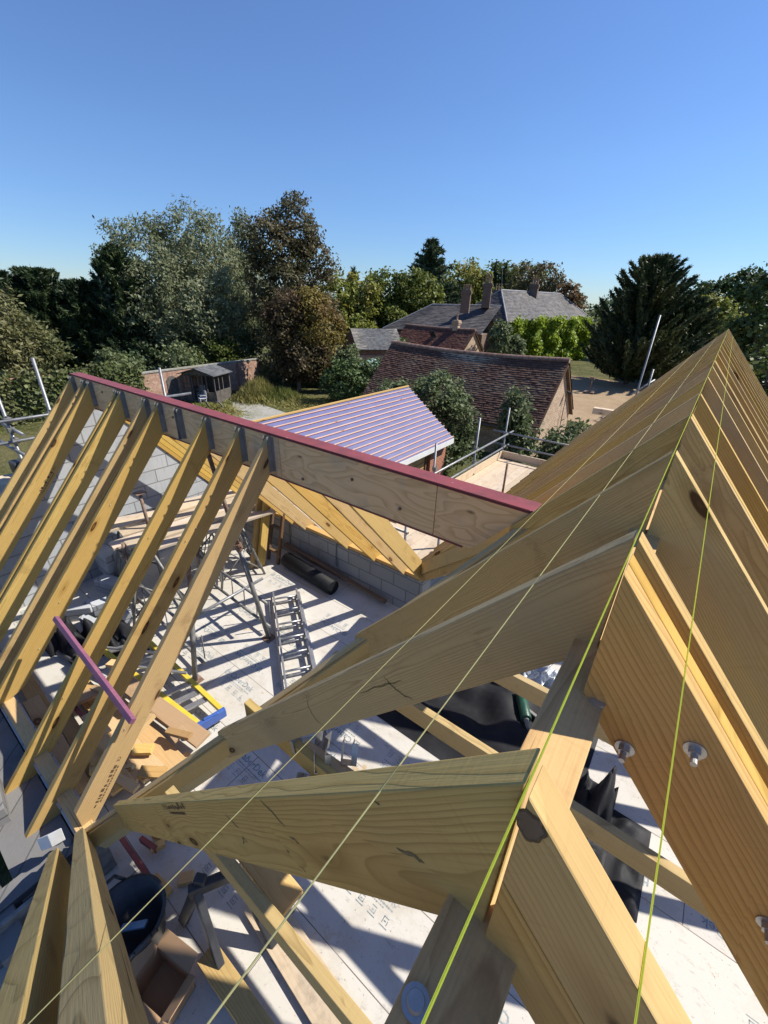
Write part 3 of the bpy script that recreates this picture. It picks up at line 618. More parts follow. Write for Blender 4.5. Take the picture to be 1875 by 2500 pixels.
for k, (x, y, z, rz, sx, sy) in enumerate([(-3.3, .72, -3.92, .7, .09, .045), (-3.0, .98, -4.13, .2, .1, .05), (-3.9, .9, -3.98, 1.1, .08, .05), (-4.0, .55, -4.05, -.5, .12, .05), (-3.15, .52, -3.96, .9, .07, .05), (-4.55, 1.0, -3.86, .5, .06, .05), (-2.45, .62, -4.17, .4, .05, .04), (-2.17, .45, -4.17, .9, .055, .04), (-2.28, .27, -4.18, .1, .10, .07), (-2.62, .50, -4.12, .3, .06, .06), (-2.52, .42, -4.1, 1.2, .05, .03)]):
    m = MB(); m.box((0, 0, 0), (sx, sy, .024 if k != 9 else .06)); o = m.build('timber_block', M['pine'], None, .003); o.location = (x, y, z); o.rotation_euler = (r4.uniform(-.2, .2) if k < 6 else 0, 0, rz)
    tag(o, ['pale sawn block on top of the offcut pile near the valley', 'pale block on the floor at the pile end', 'pale block wedged below the batten in the pile', 'pale block half buried in the pile', 'pale block beside the short wide offcut', 'pale block by the yellow ladder rail',
            'small square offcut alone on the shaded floor near the valley foot', 'square offcut alone on the floor by the bucket', 'flat knotty offcut leaning on the bucket', 'upright block under the valley rafter foot', 'small sliver of wood beside the upright block'][k], 'offcut', 'small sawn blocks')
for k in range(14):
    x, y, a = r4.uniform(-4.6, -3.05), r4.uniform(.3, 1.1), r4.uniform(0, 6.28); l_ = r4.uniform(.12, .34)
    tag(plank('timber_scrap', (x, y, -3.93+.02*(k % 4)), (x+l_*math.cos(a), y+l_*math.sin(a)*.6, -3.95+r4.uniform(-.03, .06)), r4.uniform(.04, .11), r4.uniform(.02, .045), M['pine' if k % 3 else 'lumber']), 'small scrap of sawn timber scattered over the offcut pile', 'scrap', 'scraps on the offcut pile')
for k, (p, q) in enumerate([((-2.80, .26, -4.06), (-2.28, .27, -4.13)), ((-2.68, .36, -4.1), (-2.5, .4, -4.1)), ((-4.6, .52, -4.05), (-3.3, .55, -4.05))]):
    tag(plank('red_batten', p, q, .035, .06, M['red']), ['dark red strip lying against the bucket', 'short dark red block under the valley foot', 'dark red strip between boards of the pile'][k], 'batten')
# bucket
e = empty('rubber_bucket', (-2.1, .06, FL), 'large black rubber builders bucket on the floor by the near wall', 'bucket')
m = MB(); m.lathe((-2.12, .05, FL), [(.15, .0), (.19, .06), (.235, .34), (.247, .345), (.247, .36), (.225, .36), (.18, .07), (.001, .055)], 32); m.build('tub', M['black'], e, smooth=True)
m = MB(); m.bar((-2.2, .0, -4.05), (-2.06, .12, -4.0), .05, .02, (0, .3, 1)); m.build('blue_rag', M['bluecloth'], e, .006)
for s in (-1, 1):
    m = MB(); pts = [Vector((-2.12+s*.23, .05-.09, FL+.35)), Vector((-2.12+s*.26, .05-.05, FL+.43)), Vector((-2.12+s*.26, .05+.05, FL+.43)), Vector((-2.12+s*.23, .05+.09, FL+.35))]
    for a, b in zip(pts, pts[1:]): m.tube(a, b, .012, 8)
    m.build('handle', M['black'], e, smooth=True)
# cardboard box
e = empty('cardboard_box', (-1.72, .02, FL), 'open brown cardboard box with raised flaps next to the bucket', 'box')
bx = Matrix.Translation((-1.70, .03, FL))@Matrix.Rotation(R(12), 4, 'Z')
def bxp(*v): return tuple(bx@Vector(v))
w, d, h = .15, .11, .23
m = MB()
for a, b in (((-w, -d), (w, -d)), ((w, -d), (w, d)), ((w, d), (-w, d)), ((-w, d), (-w, -d))):
    m.poly([bxp(*a, 0), bxp(*b, 0), bxp(*b, h), bxp(*a, h)], [(0, 1, 2, 3)])
m.poly([bxp(-w, -d, .004), bxp(w, -d, .004), bxp(w, d, .004), bxp(-w, d, .004)], [(0, 1, 2, 3)])
o = m.build('carton', M['card'], e, fix=False); sm = o.modifiers.new('thick', 'SOLIDIFY'); sm.thickness = .005
for a, b, out in (((-w, -d), (w, -d), (0, -.09, .03)), ((w, -d), (w, d), (.08, 0, .07)), ((w, d), (-w, d), (0, .09, .05)), ((-w, d), (-w, -d), (-.06, 0, .08))):
    m = MB(); o3 = Vector(out); m.poly([bxp(*a, h), bxp(*b, h), bxp(b[0]*.97+o3.x, b[1]*.97+o3.y, h+o3.z), bxp(a[0]*.97+o3.x, a[1]*.97+o3.y, h+o3.z)], [(0, 1, 2, 3)])
    o = m.build('flap', M['card'], e, fix=False); sm = o.modifiers.new('thick', 'SOLIDIFY'); sm.thickness = .005
# black plastic sawhorse and the timbers by it
e = empty('sawhorse', (-1.6, .48, FL), 'black folding plastic sawhorse half under the first tie', 'sawhorse')
m = MB(); m.bar((-1.80, .36, -3.62), (-1.62, .66, -3.62), .06, .09); m.box((-1.77, .44, -3.56), (.04, .03, .03), .5); m.build('top_beam', M['black'], e, .01)
for (tx, ty), (bx_, by) in (((-1.78, .40), (-1.95, .30)), ((-1.78, .40), (-1.42, .30)), ((-1.64, .62), (-1.80, .80)), ((-1.64, .62), (-1.32, .62))):
    m = MB(); m.bar((tx, ty, -3.64), (bx_, by, FL+.02), .075, .05, (0, 1, .1)); m.build('leg', M['black'], e, .006)
tag(plank('timber_offcut', (-1.62, .30, -4.10), (-.72, .30, -4.04), .14, .09, M['green']), 'thick greenish timber lying on the floor past the box', 'timber')
tag(plank('board', (-1.62, .72, -4.16), (-.55, .62, -4.16), .24, .022, M['board']), 'flat plywood strip lying on the floor by the sawhorse', 'board')
tag(plank('board', (-1.35, .52, -2.42), (-.8, .50, -2.42), .12, .03, M['pine']), 'short pale board fixed beside the first tie', 'board')
# hangers and wrapped metal
e = empty('joist_hangers', (-1.3, .95, -2.5), 'loose galvanised joist hangers resting around the second tie', 'joist hanger')
for k, (x, y, z) in enumerate([(-1.33, .99, -2.30), (-1.12, 1.0, -2.31), (-1.22, 1.12, -2.36), (-1.04, 1.14, -2.33), (-1.16, .9, -2.42)]):
    m = MB(); q = Matrix.Rotation(r4.uniform(-1, 1), 3, 'Z')@Matrix.Rotation(r4.uniform(-.6, .6), 3, 'X')
    for c, hh in (((.03, 0, 0), (.0015, .035, .06)), ((-.03, 0, 0), (.0015, .035, .06)), ((0, 0, -.06), (.03, .035, .0015)), ((.045, -.035, 0), (.016, .0015, .06))): m.box(Vector((x, y, z))+q@Vector(c), hh, m=q)
    m.build('metal_strap', M['zinc'], e)
tag(plank('timber_offcut', (-1.3, 1.02, -2.42), (-.95, 1.05, -2.42), .1, .09, M['pine']), 'short bright timber block hung between the joist hangers', 'offcut')
def crumple(name, cx, cy, z, rx, ry, hgt, seed, mat, lab, cat, n=26, rot=0.):
    m = MB(); r = np.random.default_rng(seed); g = r.normal(size=(n, n)); 
    for _ in range(5): g = (g+np.roll(g, 1, 0)+np.roll(g, 1, 1)+np.roll(g, -1, 0)+np.roll(g, -1, 1))/3.4
    vs = []
    for i in range(n):
        for j in range(n):
            u, v = i/(n-1)*2-1, j/(n-1)*2-1; fx = max(0, 1-max(abs(u), abs(v))**4)
            a, b = u*rx*(1+.03*g[i, 0]), v*ry*(1+.05*g[0, j]); vs.append((cx+a*math.cos(rot)-b*math.sin(rot), cy+a*math.sin(rot)+b*math.cos(rot), z+.004+max(0, (g[i, j]*.5+.5))*hgt*fx))
    m.poly(vs, [(i*n+j, i*n+j+1, (i+1)*n+j+1, (i+1)*n+j) for i in range(n-1) for j in range(n-1)])
    o = m.build(name, mat, fix=False)
    for p in o.data.polygons: p.use_smooth = True
    return tag(o, lab, cat)
crumple('plastic_sheet', -.9, 3.35, FL, 1.05, .75, .09, 3, M['dpm'], 'crumpled black polythene sheet spread on the floor under the main roof', 'sheet')
crumple('plastic_sheet', .42, 2.78, FL, .34, .40, .07, 4, M['dpm'], 'piece of black polythene beyond the ridge with a straight edge', 'sheet')
crumple('wrapped_metal', -.72, 4.25, FL+.05, .30, .22, .22, 5, M['clear'], 'heap of shiny wrapped metal brackets on the black sheet', 'bundle')
m = MB(); m.bar((-.62, 4.1, FL+.25), (-.5, 4.45, FL+.32), .07, .03); tag(m.build('metal_bracket', M['zinc'], None, .003), 'shiny metal bracket lying on top of the wrapped heap', 'bracket')
crumple('plastic_wrapping', .30, 3.0, FL+.02, .15, .28, .24, 6, M['dpm'], 'dark plastic wrapping heaped on the floor behind the pale beam plate', 'wrapping', 18)
e = empty('power_drill', (-.58, 3.55, FL), 'dark green power tool lying on the black plastic sheet', 'power tool')
m = MB(); m.tube((-.70, 3.75, FL+.16), (-.52, 3.45, FL+.16), .06, 14); m.build('motor_body', M['greenplastic'], e, .006, True)
m = MB(); m.bar((-.60, 3.60, FL+.14), (-.42, 3.62, FL+.06), .05, .05); m.build('handle', M['black'], e, .01)
m = MB(); m.box((-.40, 3.62, FL+.06), (.06, .05, .04)); m.build('battery', M['black'], e, .01)
m = MB(); m.tube((-.52, 3.45, FL+.16), (-.46, 3.35, FL+.16), .03, 12, .015); m.build('chuck', M['galvdull'], e)
# by the far wall
e = empty('membrane_roll', (-4.3, 3.92, FL), 'long black roll of damp-proof membrane lying under the block wall', 'roll')
m = MB(); m.tube((-4.95, 3.94, FL+.13), (-3.78, 3.86, FL+.12), .125, 22, .12); m.build('roll_body', M['dpm'], e, smooth=True)
crumple('loose_end', -3.85, 3.78, FL, .2, .1, .08, 8, M['dpm'], None, None, 14).parent = e
tag(plank('board', (-5.25, 4.17, -3.99), (-2.95, 4.13, -4.10), .07, .05, M['pallet']), 'long dark rail lying against the foot of the block wall', 'rail')
for k, (x, y, lab) in enumerate([(-5.36, 3.55, 'tall golden post standing at the end of the block wall'), (-5.27, 3.62, 'second golden post leaning against the first post')]):
    tag(plank('timber_post', (x, y, FL), (x+.05, y+.35, -2.55), .15, .05, M['gold'], (1, .1, 0)), lab, 'post')
e = empty('wooden_frame', (-5.2, 3.95, FL), 'narrow dark wooden frame leaning in the wall corner', 'frame')
for x in (-5.36, -5.10):
    plank('upright', (x, 3.86, FL), (x, 4.1, -3.15), .05, .05, M['pallet'], (0, -1, .2), e)
for z, y in ((-4.0, 3.905), (-3.55, 4.0), (-3.2, 4.09)): plank('rail', (-5.36, y, z), (-5.10, y, z), .05, .035, M['pallet'], (0, 0, 1), e)
# trestles with boards
def trestle(c, rz, lab):
    e = empty('trestle', c, lab, 'trestle', 'steel trestles'); q = Matrix.Translation(c)@Matrix.Rotation(rz, 4, 'Z'); P = lambda *v: q@Vector(v)
    for y in (-.55, .55):
        for s in (-1, 1):
            m = MB(); m.tube(P(s*.36, y*1.15, 0), P(s*.12, y*.9, .95), .019, 10); m.build('leg', M['galvdull'], e, smooth=True)
    for s in (-1, 1):
        m = MB(); m.tube(P(s*.33, -.62, .1), P(s*.33, .62, .1), .015, 8); m.tube(P(s*.2, -.55, .62), P(s*.2, .55, .62), .015, 8); m.build('rail', M['galvdull'], e, smooth=True)
        m = MB()
        for k in range(7):
            y = -.5+k/6.; m.tube(P(s*.33, y, .1), P(s*.2, y*.95, .62), .009, 6)
        m.build('lattice', M['galvdull'], e, smooth=True)
    for y in (-.6, .6):
        m = MB(); m.tube(P(-.33, y, .1), P(.2, y*.93, .62), .012, 8); m.tube(P(.33, y, .1), P(-.2, y*.93, .62), .012, 8); m.build('cross_brace', M['galvdull'], e, smooth=True)
    m = MB(); m.bar(P(0, -.62, .97), P(0, .62, .97), .06, .04); m.build('head_rail', M['rust'], e, .003)
trestle((-5.75, 3.35, FL), 1.3, 'lattice steel trestle under the far end of the boards')
trestle((-5.95, 2.05, FL), 1.35, 'lattice steel trestle under the near end of the boards')
e = empty('trestle', (-4.8, 2.2, FL), 'long low lattice trestle frame standing across the white floor between two props', 'trestle', 'steel trestles')
for y, x0, x1 in ((2.70, -5.7, -3.83), (1.78, -5.9, -3.95)):
    for z, nm in ((-4.08, 'bottom_chord'), (-3.68, 'top_chord')):
        m = MB(); m.tube((x0, y+.06, z), (x1, y-.04, z+.02), .021, 10); m.build(nm, M['galvdull'], e, smooth=True)
    for k in range(7):
        x = x0+.12+k*(x1-x0-.2)/6; m = MB(); m.tube((x, y+.02, -4.08), (x+.04, y+.02, -3.68), .008, 6); m.build('lattice_bar', M['galvdull'], e, smooth=True)
    m = MB(); m.tube((x0, y+.06, FL), (x0+.1, y+.06, -3.1), .021, 10); m.build('leg', M['rust'], e, smooth=True)
m = MB(); m.tube((-4.38, 1.75, -3.70), (-4.33, 2.98, -3.66), .021, 10); m.build('cross_tube', M['galv'], e, smooth=True)
for k in range(6):
    z = -3.19+(.04 if k in (1, 4) else 0); a = r4.uniform(-.04, .04)
    tag(plank('scaffold_board', (-6.72+k*.235+a, 1.75+.12*(k % 3), z), (-6.40+k*.235-a, 3.95, z), .225, .038, M['board']), f'{ORD[k]} pale scaffold board from the gable wall on the indoor trestles', 'board', 'scaffold boards on the trestles')
for k, (x, y, z, rz) in enumerate([(-6.85, 1.9, -3.99, 0), (-6.85, 1.9, -3.78, .05), (-6.5, 1.75, -4.1, .3), (-6.05, 1.42, -4.1, .5), (-5.85, 1.5, -3.95, 1.4), (-5.72, 1.2, -4.1, .2), (-6.2, 1.15, -4.1, .9), (-5.65, 1.42, -4.12, 1.2)]):
    m = MB(); m.box((0, 0, 0), (.22, .05 if k > 2 else .1, .1075)); o = m.build('concrete_block', M['block'], None, .006); o.location = (x, y, z); o.rotation_euler = (0.3 if k == 4 else 0, 0, rz)
    tag(o, ['bottom block of the stack by the gable wall', 'top block of the stack by the gable wall', 'loose block next to the gable wall stack', 'loose block lying in the middle of the rubble heap', 'tilted block resting on the rubble heap', 'block nearest the rafters in the rubble heap', 'block lying in dark shade behind the rubble heap', 'block with a sunlit edge beside the black sacks'][k], 'block', 'loose concrete blocks indoors')
for k, (x, y) in enumerate([(-5.5, 1.0), (-5.95, .85), (-5.1, 1.3)]):
    crumple('rubble_sack', x, y, FL, .28, .2, .30, 30+k, M['dpm'], ['black rubble sack slumped beside the loose blocks', 'black rubble sack nearest the near wall', 'flattened black sack by the yellow ladder'][k], 'sack', 18)
for k, (p, q) in enumerate([((-5.6, .72, -4.12), (-4.6, .95, -4.12)), ((-5.0, 1.55, -4.15), (-4.2, 1.42, -4.15))]):
    m = MB(); m.tube(p, q, .022, 10); tag(m.build('steel_tube', M['galv'], smooth=True), ['pale steel tube on the dark floor below the purple batten', 'steel tube lying beyond the yellow ladder', 'steel tube lying between the empty trestles', 'steel tube leaning against the empty trestle'][k], 'tube', 'loose steel tubes')

# ------------------------------------------------------------------ scaffolding outside
def tubes(name, label, segs, parts='tube', cat='scaffolding', couplers=()):
    e = empty(name, segs[0][1], label, cat)
    for nm, p, q in segs:
        m = MB(); m.tube(p, q, .0242, 12); m.build(nm, M['galv'], e, smooth=True)
    for c in couplers:
        m = MB(); m.box(c, (.045, .045, .04)); m.tube(Vector(c)+Vector((.03, 0, -.06)), Vector(c)+Vector((.03, 0, .07)), .012, 8); m.build('coupler', M['galvdull'], e, .008)
    return e
X0 = -4.14
tubes('scaffolding', 'galvanised scaffold rails and poles round the boarded walk beyond the red beam', [('standard', (X0, 11.25, G), (X0, 11.25, -2.54)), ('standard', (X0, 9.4, G), (X0, 9.4, -2.47)), ('standard', (X0-.12, 7.6, G), (X0-.12, 7.6, -2.7)), ('standard', (-1.55, 11.3, G), (-1.55, 11.3, -2.2)),
    ('guard_rail', (X0+.05, 5.2, -3.27), (X0+.05, 11.7, -3.27)), ('guard_rail', (X0+.05, 5.2, -3.62), (X0+.05, 11.5, -3.62)), ('end_rail', (X0-.4, 11.33, -3.25), (-1.5, 11.33, -3.25)), ('end_rail', (X0-.4, 11.33, -3.60), (-1.5, 11.33, -3.60)), ('transom', (-4.3, 5.0, -4.02), (-2.9, 5.0, -4.02)), ('transom', (-4.3, 9.3, -4.02), (-2.9, 9.3, -4.02))],
    couplers=[(X0, 11.25, -3.27), (X0, 11.25, -3.62), (X0, 9.4, -3.27), (X0, 9.4, -3.62), (X0-.1, 7.6, -3.27), (X0, 11.25, -3.95), (X0, 9.4, -3.95)])
m = MB(); m.tube((-3.08, 8.8, -3.92), (-3.08, 8.8, -3.2), .0242, 12); tag(m.build('scaffold_tube', M['rust'], smooth=True), 'short dark upright tube on the inner edge of the outside walk', 'scaffold tube')
for k in range(5):
    tag(plank('scaffold_board', (-4.0+k*.232, 4.75, -3.95), (-4.0+k*.232, 11.1, -3.95), .225, .038, M['board']), f'{ORD[k]} pale board across the outside walk, counting from the guard rail', 'board', 'boards of the outside walk')
tag(plank('toe_board', (-4.13, 7.2, -3.83), (-4.13, 11.15, -3.83), .035, .2, M['board']), 'pale toe board along the open edge of the outside walk', 'board')
tag(plank('toe_board', (-4.13, 11.19, -3.83), (-2.3, 11.19, -3.83), .035, .2, M['board']), 'weathered toe board across the far end of the outside walk', 'board')
tag(plank('timber_offcut', (-2.98, 7.6, -3.86), (-2.9, 8.9, -3.84), .09, .06, M['pine']), 'bright yellow timber length along the inner edge of the outside walk', 'timber')
tubes('scaffolding', 'tangle of scaffold couplers and short tubes on the boards just behind the red beam', [('standard', (-4.55, 5.15, G), (-4.55, 5.15, -3.0)), ('ledger', (-6.5, 5.2, -3.45), (-3.3, 5.2, -3.5)), ('standard', (-3.35, 5.2, G), (-3.35, 5.2, -3.35)), ('standard', (-3.0, 5.75, G), (-3.0, 5.75, -3.4))], couplers=[(-4.55, 5.15, -3.45), (-4.55, 5.15, -3.2)])
for k in range(6):
    tag(plank('scaffold_board', (-7.4, 4.75+k*.235, -3.98), (-4.1, 4.75+k*.235, -3.98), .225, .038, M['board']), f'{ORD[k]} board of the walk behind the block wall, counting outward', 'board', 'boards behind the block wall')
XL = -8.3
tubes('scaffolding', 'grey scaffold poles and rails outside the gable wall by the ivy wall', [('standard', (XL, 1.61, G), (XL, 1.60, -1.2)), ('standard', (XL, 2.17, G), (XL, 2.17, -.95)), ('standard', (XL, .9, G), (XL, .9, -1.5)), ('standard', (XL-.9, 1.2, G), (XL-.9, 1.2, -1.7)), ('guard_rail', (XL+.05, -.6, -1.80), (XL+.05, 4.55, -1.80)), ('guard_rail', (XL+.05, -.6, -2.12), (XL+.05, 4.55, -2.12)),
     ('transom', (XL-1.0, 1.55, -1.86), (XL+.35, 1.66, -1.97)), ('transom', (XL-1.0, 1.5, -2.2), (XL+.6, 1.62, -2.3)), ('standard', (XL, 4.05, G), (XL, 4.05, -1.27))], couplers=[(XL, 1.61, -1.8), (XL, 1.61, -2.12), (XL, 2.17, -1.8), (XL, 1.61, -1.95)])
for k in range(4):
    tag(plank('scaffold_board', (XL+.12+k*.235, -.6, -2.62), (XL+.12+k*.235, 2.6, -2.62), .225, .038, M['board']), f'{ORD[k]} pale board outside the gable wall, counting inward', 'board', 'boards outside the gable')
m = MB(); m.box((XL+.1, 1.55, -2.5), (.12, .12, .10)); tag(m.build('coupler_bag', M['black'], None, .03), 'small black bag at the foot of the gable scaffold pole', 'bag')
tubes('scaffolding', 'tall bare scaffold pole at the far eaves, in front of the dark conifer', [('standard', (-1.52, 13.5, G), (-1.5, 13.5, -.16)), ('standard', (-1.30, 13.6, -4), (-1.30, 13.6, -1.45)), ('ledger', (-1.62, 13.4, -2.12), (-1.2, 13.7, -1.72))])
tag(plank('timber_beam', (-2.6, 14.2, -2.85), (-1.9, 14.2, -2.85), .22, .18, M['board']), 'pale squared beam end sticking out past the far rafters', 'beam')

# ------------------------------------------------------------------ garage with the violet membrane
e = empty('garage', (-9.5, 9.5, G), 'single storey wing under violet membrane with pink roof battens', 'building')
ex, ez, rx, rz_, y0, y1 = -7.28, -4.72, -9.5, -3.08, 4.9, 14.3
m = MB(); m.prism([(ex, y0, ez), (rx, y0, rz_), (2*rx-ex, y0, ez), (2*rx-ex, y0, ez-.05), (rx, y0, rz_-.06), (ex, y0, ez-.06)], (0, y1-y0, 0)); m.build('roof', M['membrane'], e)
sd = Vector((ex-rx, 0, ez-rz_)); sn = Vector((rz_-ez, 0, ex-rx)).normalized()
for k in range(15):
    t = .045+k*.0665; p = Vector((rx, y0, rz_))+sd*t+sn*.014
    plank('batten', p, p+Vector((0, y1-y0+.03*((k*7) % 3), 0)), .036, .024, M['batten'], sn, e, 0)
    p2 = p+sd.normalized()*.022+Vector((0, 0, 0))+sn*-.001; plank('batten_edge', p2, p2+Vector((0, y1-y0, 0)), .007, .023, M['battenred'], sn, e, 0)
plank('ridge_batten', (rx, y0, rz_+.03), (rx, y1, rz_+.03), .07, .05, M['pine'], (0, 0, 1), e)
m = MB(); m.bb((ex-.005, y0, ez-.20), (ex+.022, y1+.01, ez-.01)); m.bb((ex-.25, y0, ez-.21), (ex-.005, y1, ez-.19)); m.build('fascia', M['fascia'], e)
m = MB(); m.prism([(ex-.28, y1-.12, G), (2*rx-ex+.28, y1-.12, G), (2*rx-ex+.28, y1-.12, ez-.15), (rx, y1-.12, rz_-.2), (ex-.28, y1-.12, ez-.15)], (0, .1, 0)); m.bb((ex-.75, y1-1.15, G), (ex-.28, y1-.12, ez-.21)); m.build('brick_wall', M['brickred'], e)
m = MB(); m.bb((ex-.5, y0, G), (ex-.45, y1-1.2, ez-.21)); m.build('timber_front', M['brownboard'], e)
for k in range(9):
    m = MB(); m.bb((ex-.45, y1-1.2-2.2, G+.1+k*.24), (ex-.425, y1-1.33, G+.31+k*.24)); m.build('cladding_board', M['lumber'], e)
m = MB(); m.bb((ex-.45, y1-1.32, G), (ex-.38, y1-1.16, ez-.21)); m.build('door_post', M['brownboard'], e)

# ------------------------------------------------------------------ tiled buildings
def tiles(a, b, down, n, gauge, tw_, th, seed, name, mat, parent, sag=0.):
    """courses of separate tiles from ridge line a-b down the slope vector"""
    a, b, dv = Vector(a), Vector(b), Vector(down); ln = (b-a).length; ux = (b-a).normalized(); ud = dv.normalized(); nn = ux.cross(ud).normalized()
    if nn.z < 0: nn = -nn
    rows = int(dv.length/gauge); nc = int(ln/tw_); r = random.Random(seed); m = MB()
    for i in range(rows):
        for j in range(nc+1):
            u0 = max(0, (j-.5*(i % 2))*tw_); u1 = min(ln, (j+1-.5*(i % 2))*tw_-.006)
            if u1-u0 < .02: continue
            sg_ = lambda u: Vector((0, 0, -sag*math.sin(math.pi*u/ln)))
            d0_, d1 = i*gauge, (i+1)*gauge+.02+r.uniform(-.012, .012); hh = th*r.uniform(.75, 1.5); tl_ = r.uniform(-.006, .006)
            p = [a+ux*u0+ud*d0_+nn*.004+sg_(u0), a+ux*u1+ud*d0_+nn*.004+sg_(u1), a+ux*u1+ud*d1+nn*(hh+tl_)+sg_(u1), a+ux*u0+ud*d1+nn*(hh-tl_)+sg_(u0)]
            q = [p[3]-nn*hh, p[2]-nn*hh]
            m.poly(p+q, [(0, 1, 2, 3), (3, 2, 5, 4)])
    return m.build(name, mat, parent, fix=False)
def slab(mb, a, b, down, t=.06):
    a, b, dv = Vector(a), Vector(b), Vector(down); nn = (b-a).cross(dv).normalized(); nn = nn if nn.z > 0 else -nn
    mb.prism([a-nn*t, b-nn*t, b+dv-nn*t, a+dv-nn*t], nn*(t-.002))
def gabled(name, label, c, ang, Ln, w, ze, zr, tilemat, wallmat, gauge, tw_, th, sag, seed, ridge='ridgetile', over=.18):
    c = Vector((c[0], c[1], 0)); d = Vector((math.cos(ang), math.sin(ang), 0)); s = Vector((d.y, -d.x, 0))
    e = empty(name, c+Vector((0, 0, G)), label, 'building')
    wi = w-.22
    m = MB(); m.prism([c+s*wi+Vector((0, 0, G)), c-s*wi+Vector((0, 0, G)), c-s*wi+Vector((0, 0, ze)), c+Vector((0, 0, zr-.12)), c+s*wi+Vector((0, 0, ze))], d*Ln); m.build('wall', wallmat, e)
    a = c-d*over+Vector((0, 0, zr)); b = c+d*(Ln+over)+Vector((0, 0, zr))
    sl_ = MB()
    for q in (-1, 1):
        dv = s*q*w+Vector((0, 0, ze-zr)); dz = Vector((0, 0, -sag-.03)); slab(sl_, a+dz, b+dz, dv)
        tiles(a, b, dv, 0, gauge, tw_, th, seed+q, 'roof_tiles', tilemat, e, sag)
    sl_.build('roof_deck', M['pallet'], e)
    m = MB(); n = int((Ln+2*over)/.35)
    for k in range(n):
        p = a.lerp(b, k/n)+Vector((0, 0, .0-sag*math.sin(math.pi*(k+.5)/n))); q_ = a.lerp(b, (k+.96)/n)+Vector((0, 0, -sag*math.sin(math.pi*(k+.5)/n)))
        m.tube(p, q_, .13, 10)
    m.build('ridge_tiles', M[ridge], e)
    return e, c, d, s
e, c, d, s = gabled('tiled_barn', 'long brown clay-tiled barn with a rubble gable, nearest beyond the scaffolding', (-6.15, 23.56), 3.124, 10.9, 3.05, -5.55, -2.50, M['tile'], M['rubble'], .135, .20, .030, .16, 3)
m = MB(); m.tube((-6.02, 24.6, -4.15), (-5.9, 24.6, -4.2), .03, 8); m.box((-5.85, 24.6, -4.25), (.1, .09, .07)); m.build('wall_lamp', M['black'], e)
m = MB(); m.tube((-6.03, 24.6, -4.2), (-6.03, 24.75, G+.3), .02, 6); m.build('cable', M['black'], e)
e, c, d, s = gabled('tiled_outhouse', 'small redder tiled outhouse roof behind the long barn', (-20.76, 42.82), 3.049, 8.9, 2.15, -4.6, -2.55, M['tile2'], M['rubble'], .16, .24, .032, .08, 11)
m = MB(); p = c+d*4.4+s*-1.1+Vector((0, 0, -3.2)); 
for k in range(2): pass
m.box(p, (.35, .02, .4), 3.049, Matrix.Rotation(3.049, 3, 'Z')@Matrix.Rotation(-.75, 3, 'X')); m.build('roof_window', M['glass'], e)
def stack(parent, x, y, z0, z1, w, npots, mat='housebrick', rz=.2, ph=.55):
    m = MB(); m.box((x, y, (z0+z1)/2), (w*.5, w*.42, (z1-z0)/2), rz); 
    for k, dw in ((0, .06), (1, .11), (2, .07)): m.box((x, y, z1-.36+k*.13), (w*.5+dw, w*.42+dw, .065), rz)
    st = m.build('chimney', M[mat], parent)
    for k in range(npots):
        t = (k-(npots-1)/2)*w/max(1, npots)*.95; m = MB(); m.lathe((x+math.cos(rz)*t, y+math.sin(rz)*t, z1-.02), [(.12, 0), (.13, .05), (.10, .12), (.085, ph-.08), (.115, ph-.05), (.115, ph), (.07, ph)], 12); m.build('chimney_pot', M['terracotta'], st, smooth=True)
m = MB(); m.box((-22.35, 37.95, -2.45), (.45, .4, .35)); 
stack(e, -23.0, 43.1, -3.2, -1.75, .62, 1, 'rubble', .0, .55)
# the slate roofed house
e = empty('slate_house', (-24, 60, G), 'large old house with a grey hipped slate roof and creeper-clad front', 'house')
ang = R(77.53); d = Vector((math.cos(ang), math.sin(ang), 0)); s = Vector((-d.y, d.x, 0)); c0 = Vector((-21.2, 52.2, -2.0)); HL, HW, zr = 21.9, 8.3, 1.43
def hp(u, v, z): return c0+d*u+s*v+Vector((0, 0, z+2.0))
h = HW/2; k1, k2 = hp(h*.9, h, zr), hp(HL-h*.9, h, zr)
A, B, C_, D_ = hp(0, 0, -2.), hp(HL, 0, -2.), hp(HL, HW, -2.), hp(0, HW, -2.)
m = MB(); m.prism([hp(.25, .25, G), hp(HL-.25, .25, G), hp(HL-.25, HW-.25, G), hp(.25, HW-.25, G)], (0, 0, 5.1)); m.build('wall', M['houserender'], e)
m = MB(); m.prism([A, B, C_, D_], (0, 0, -.14)); m.build('eaves_board', M['pallet'], e)
def slope(corners, rows, nper, name, mat, par, th=.03, seed=1):
    """slates over a flat quad or triangle: corners bottom-left, bottom-right, top-right, top-left"""
    bl, br, tr, tl = [Vector(x) for x in corners]; r = random.Random(seed); m = MB(); nn = (br-bl).cross(tl-bl); nn.normalize(); nn = nn if nn.z > 0 else -nn
    for i in range(rows):
        t0, t1 = i/rows, (i+1)/rows; l0, l1, q0, q1 = bl.lerp(tl, t0), bl.lerp(tl, t1), br.lerp(tr, t0), br.lerp(tr, t1)
        ln = (q0-l0).length; n = max(1, int(ln/nper)); o_ = .5*(i % 2)/n
        for j in range(n+1):
            a, b = max(0, j/n-o_), min(1, (j+1)/n-o_-.01/n)
            if b-a < .1/n: continue
            h_ = th*r.uniform(.6, 1.4)
            p = [l0.lerp(q0, a)+nn*h_, l0.lerp(q0, b)+nn*h_, l1.lerp(q1, b)+nn*.004, l1.lerp(q1, a)+nn*.004]
            m.poly(p+[p[0]-nn*h_, p[1]-nn*h_], [(0, 1, 2, 3), (0, 4, 5, 1)])
    return m.build(name, mat, par, fix=False)
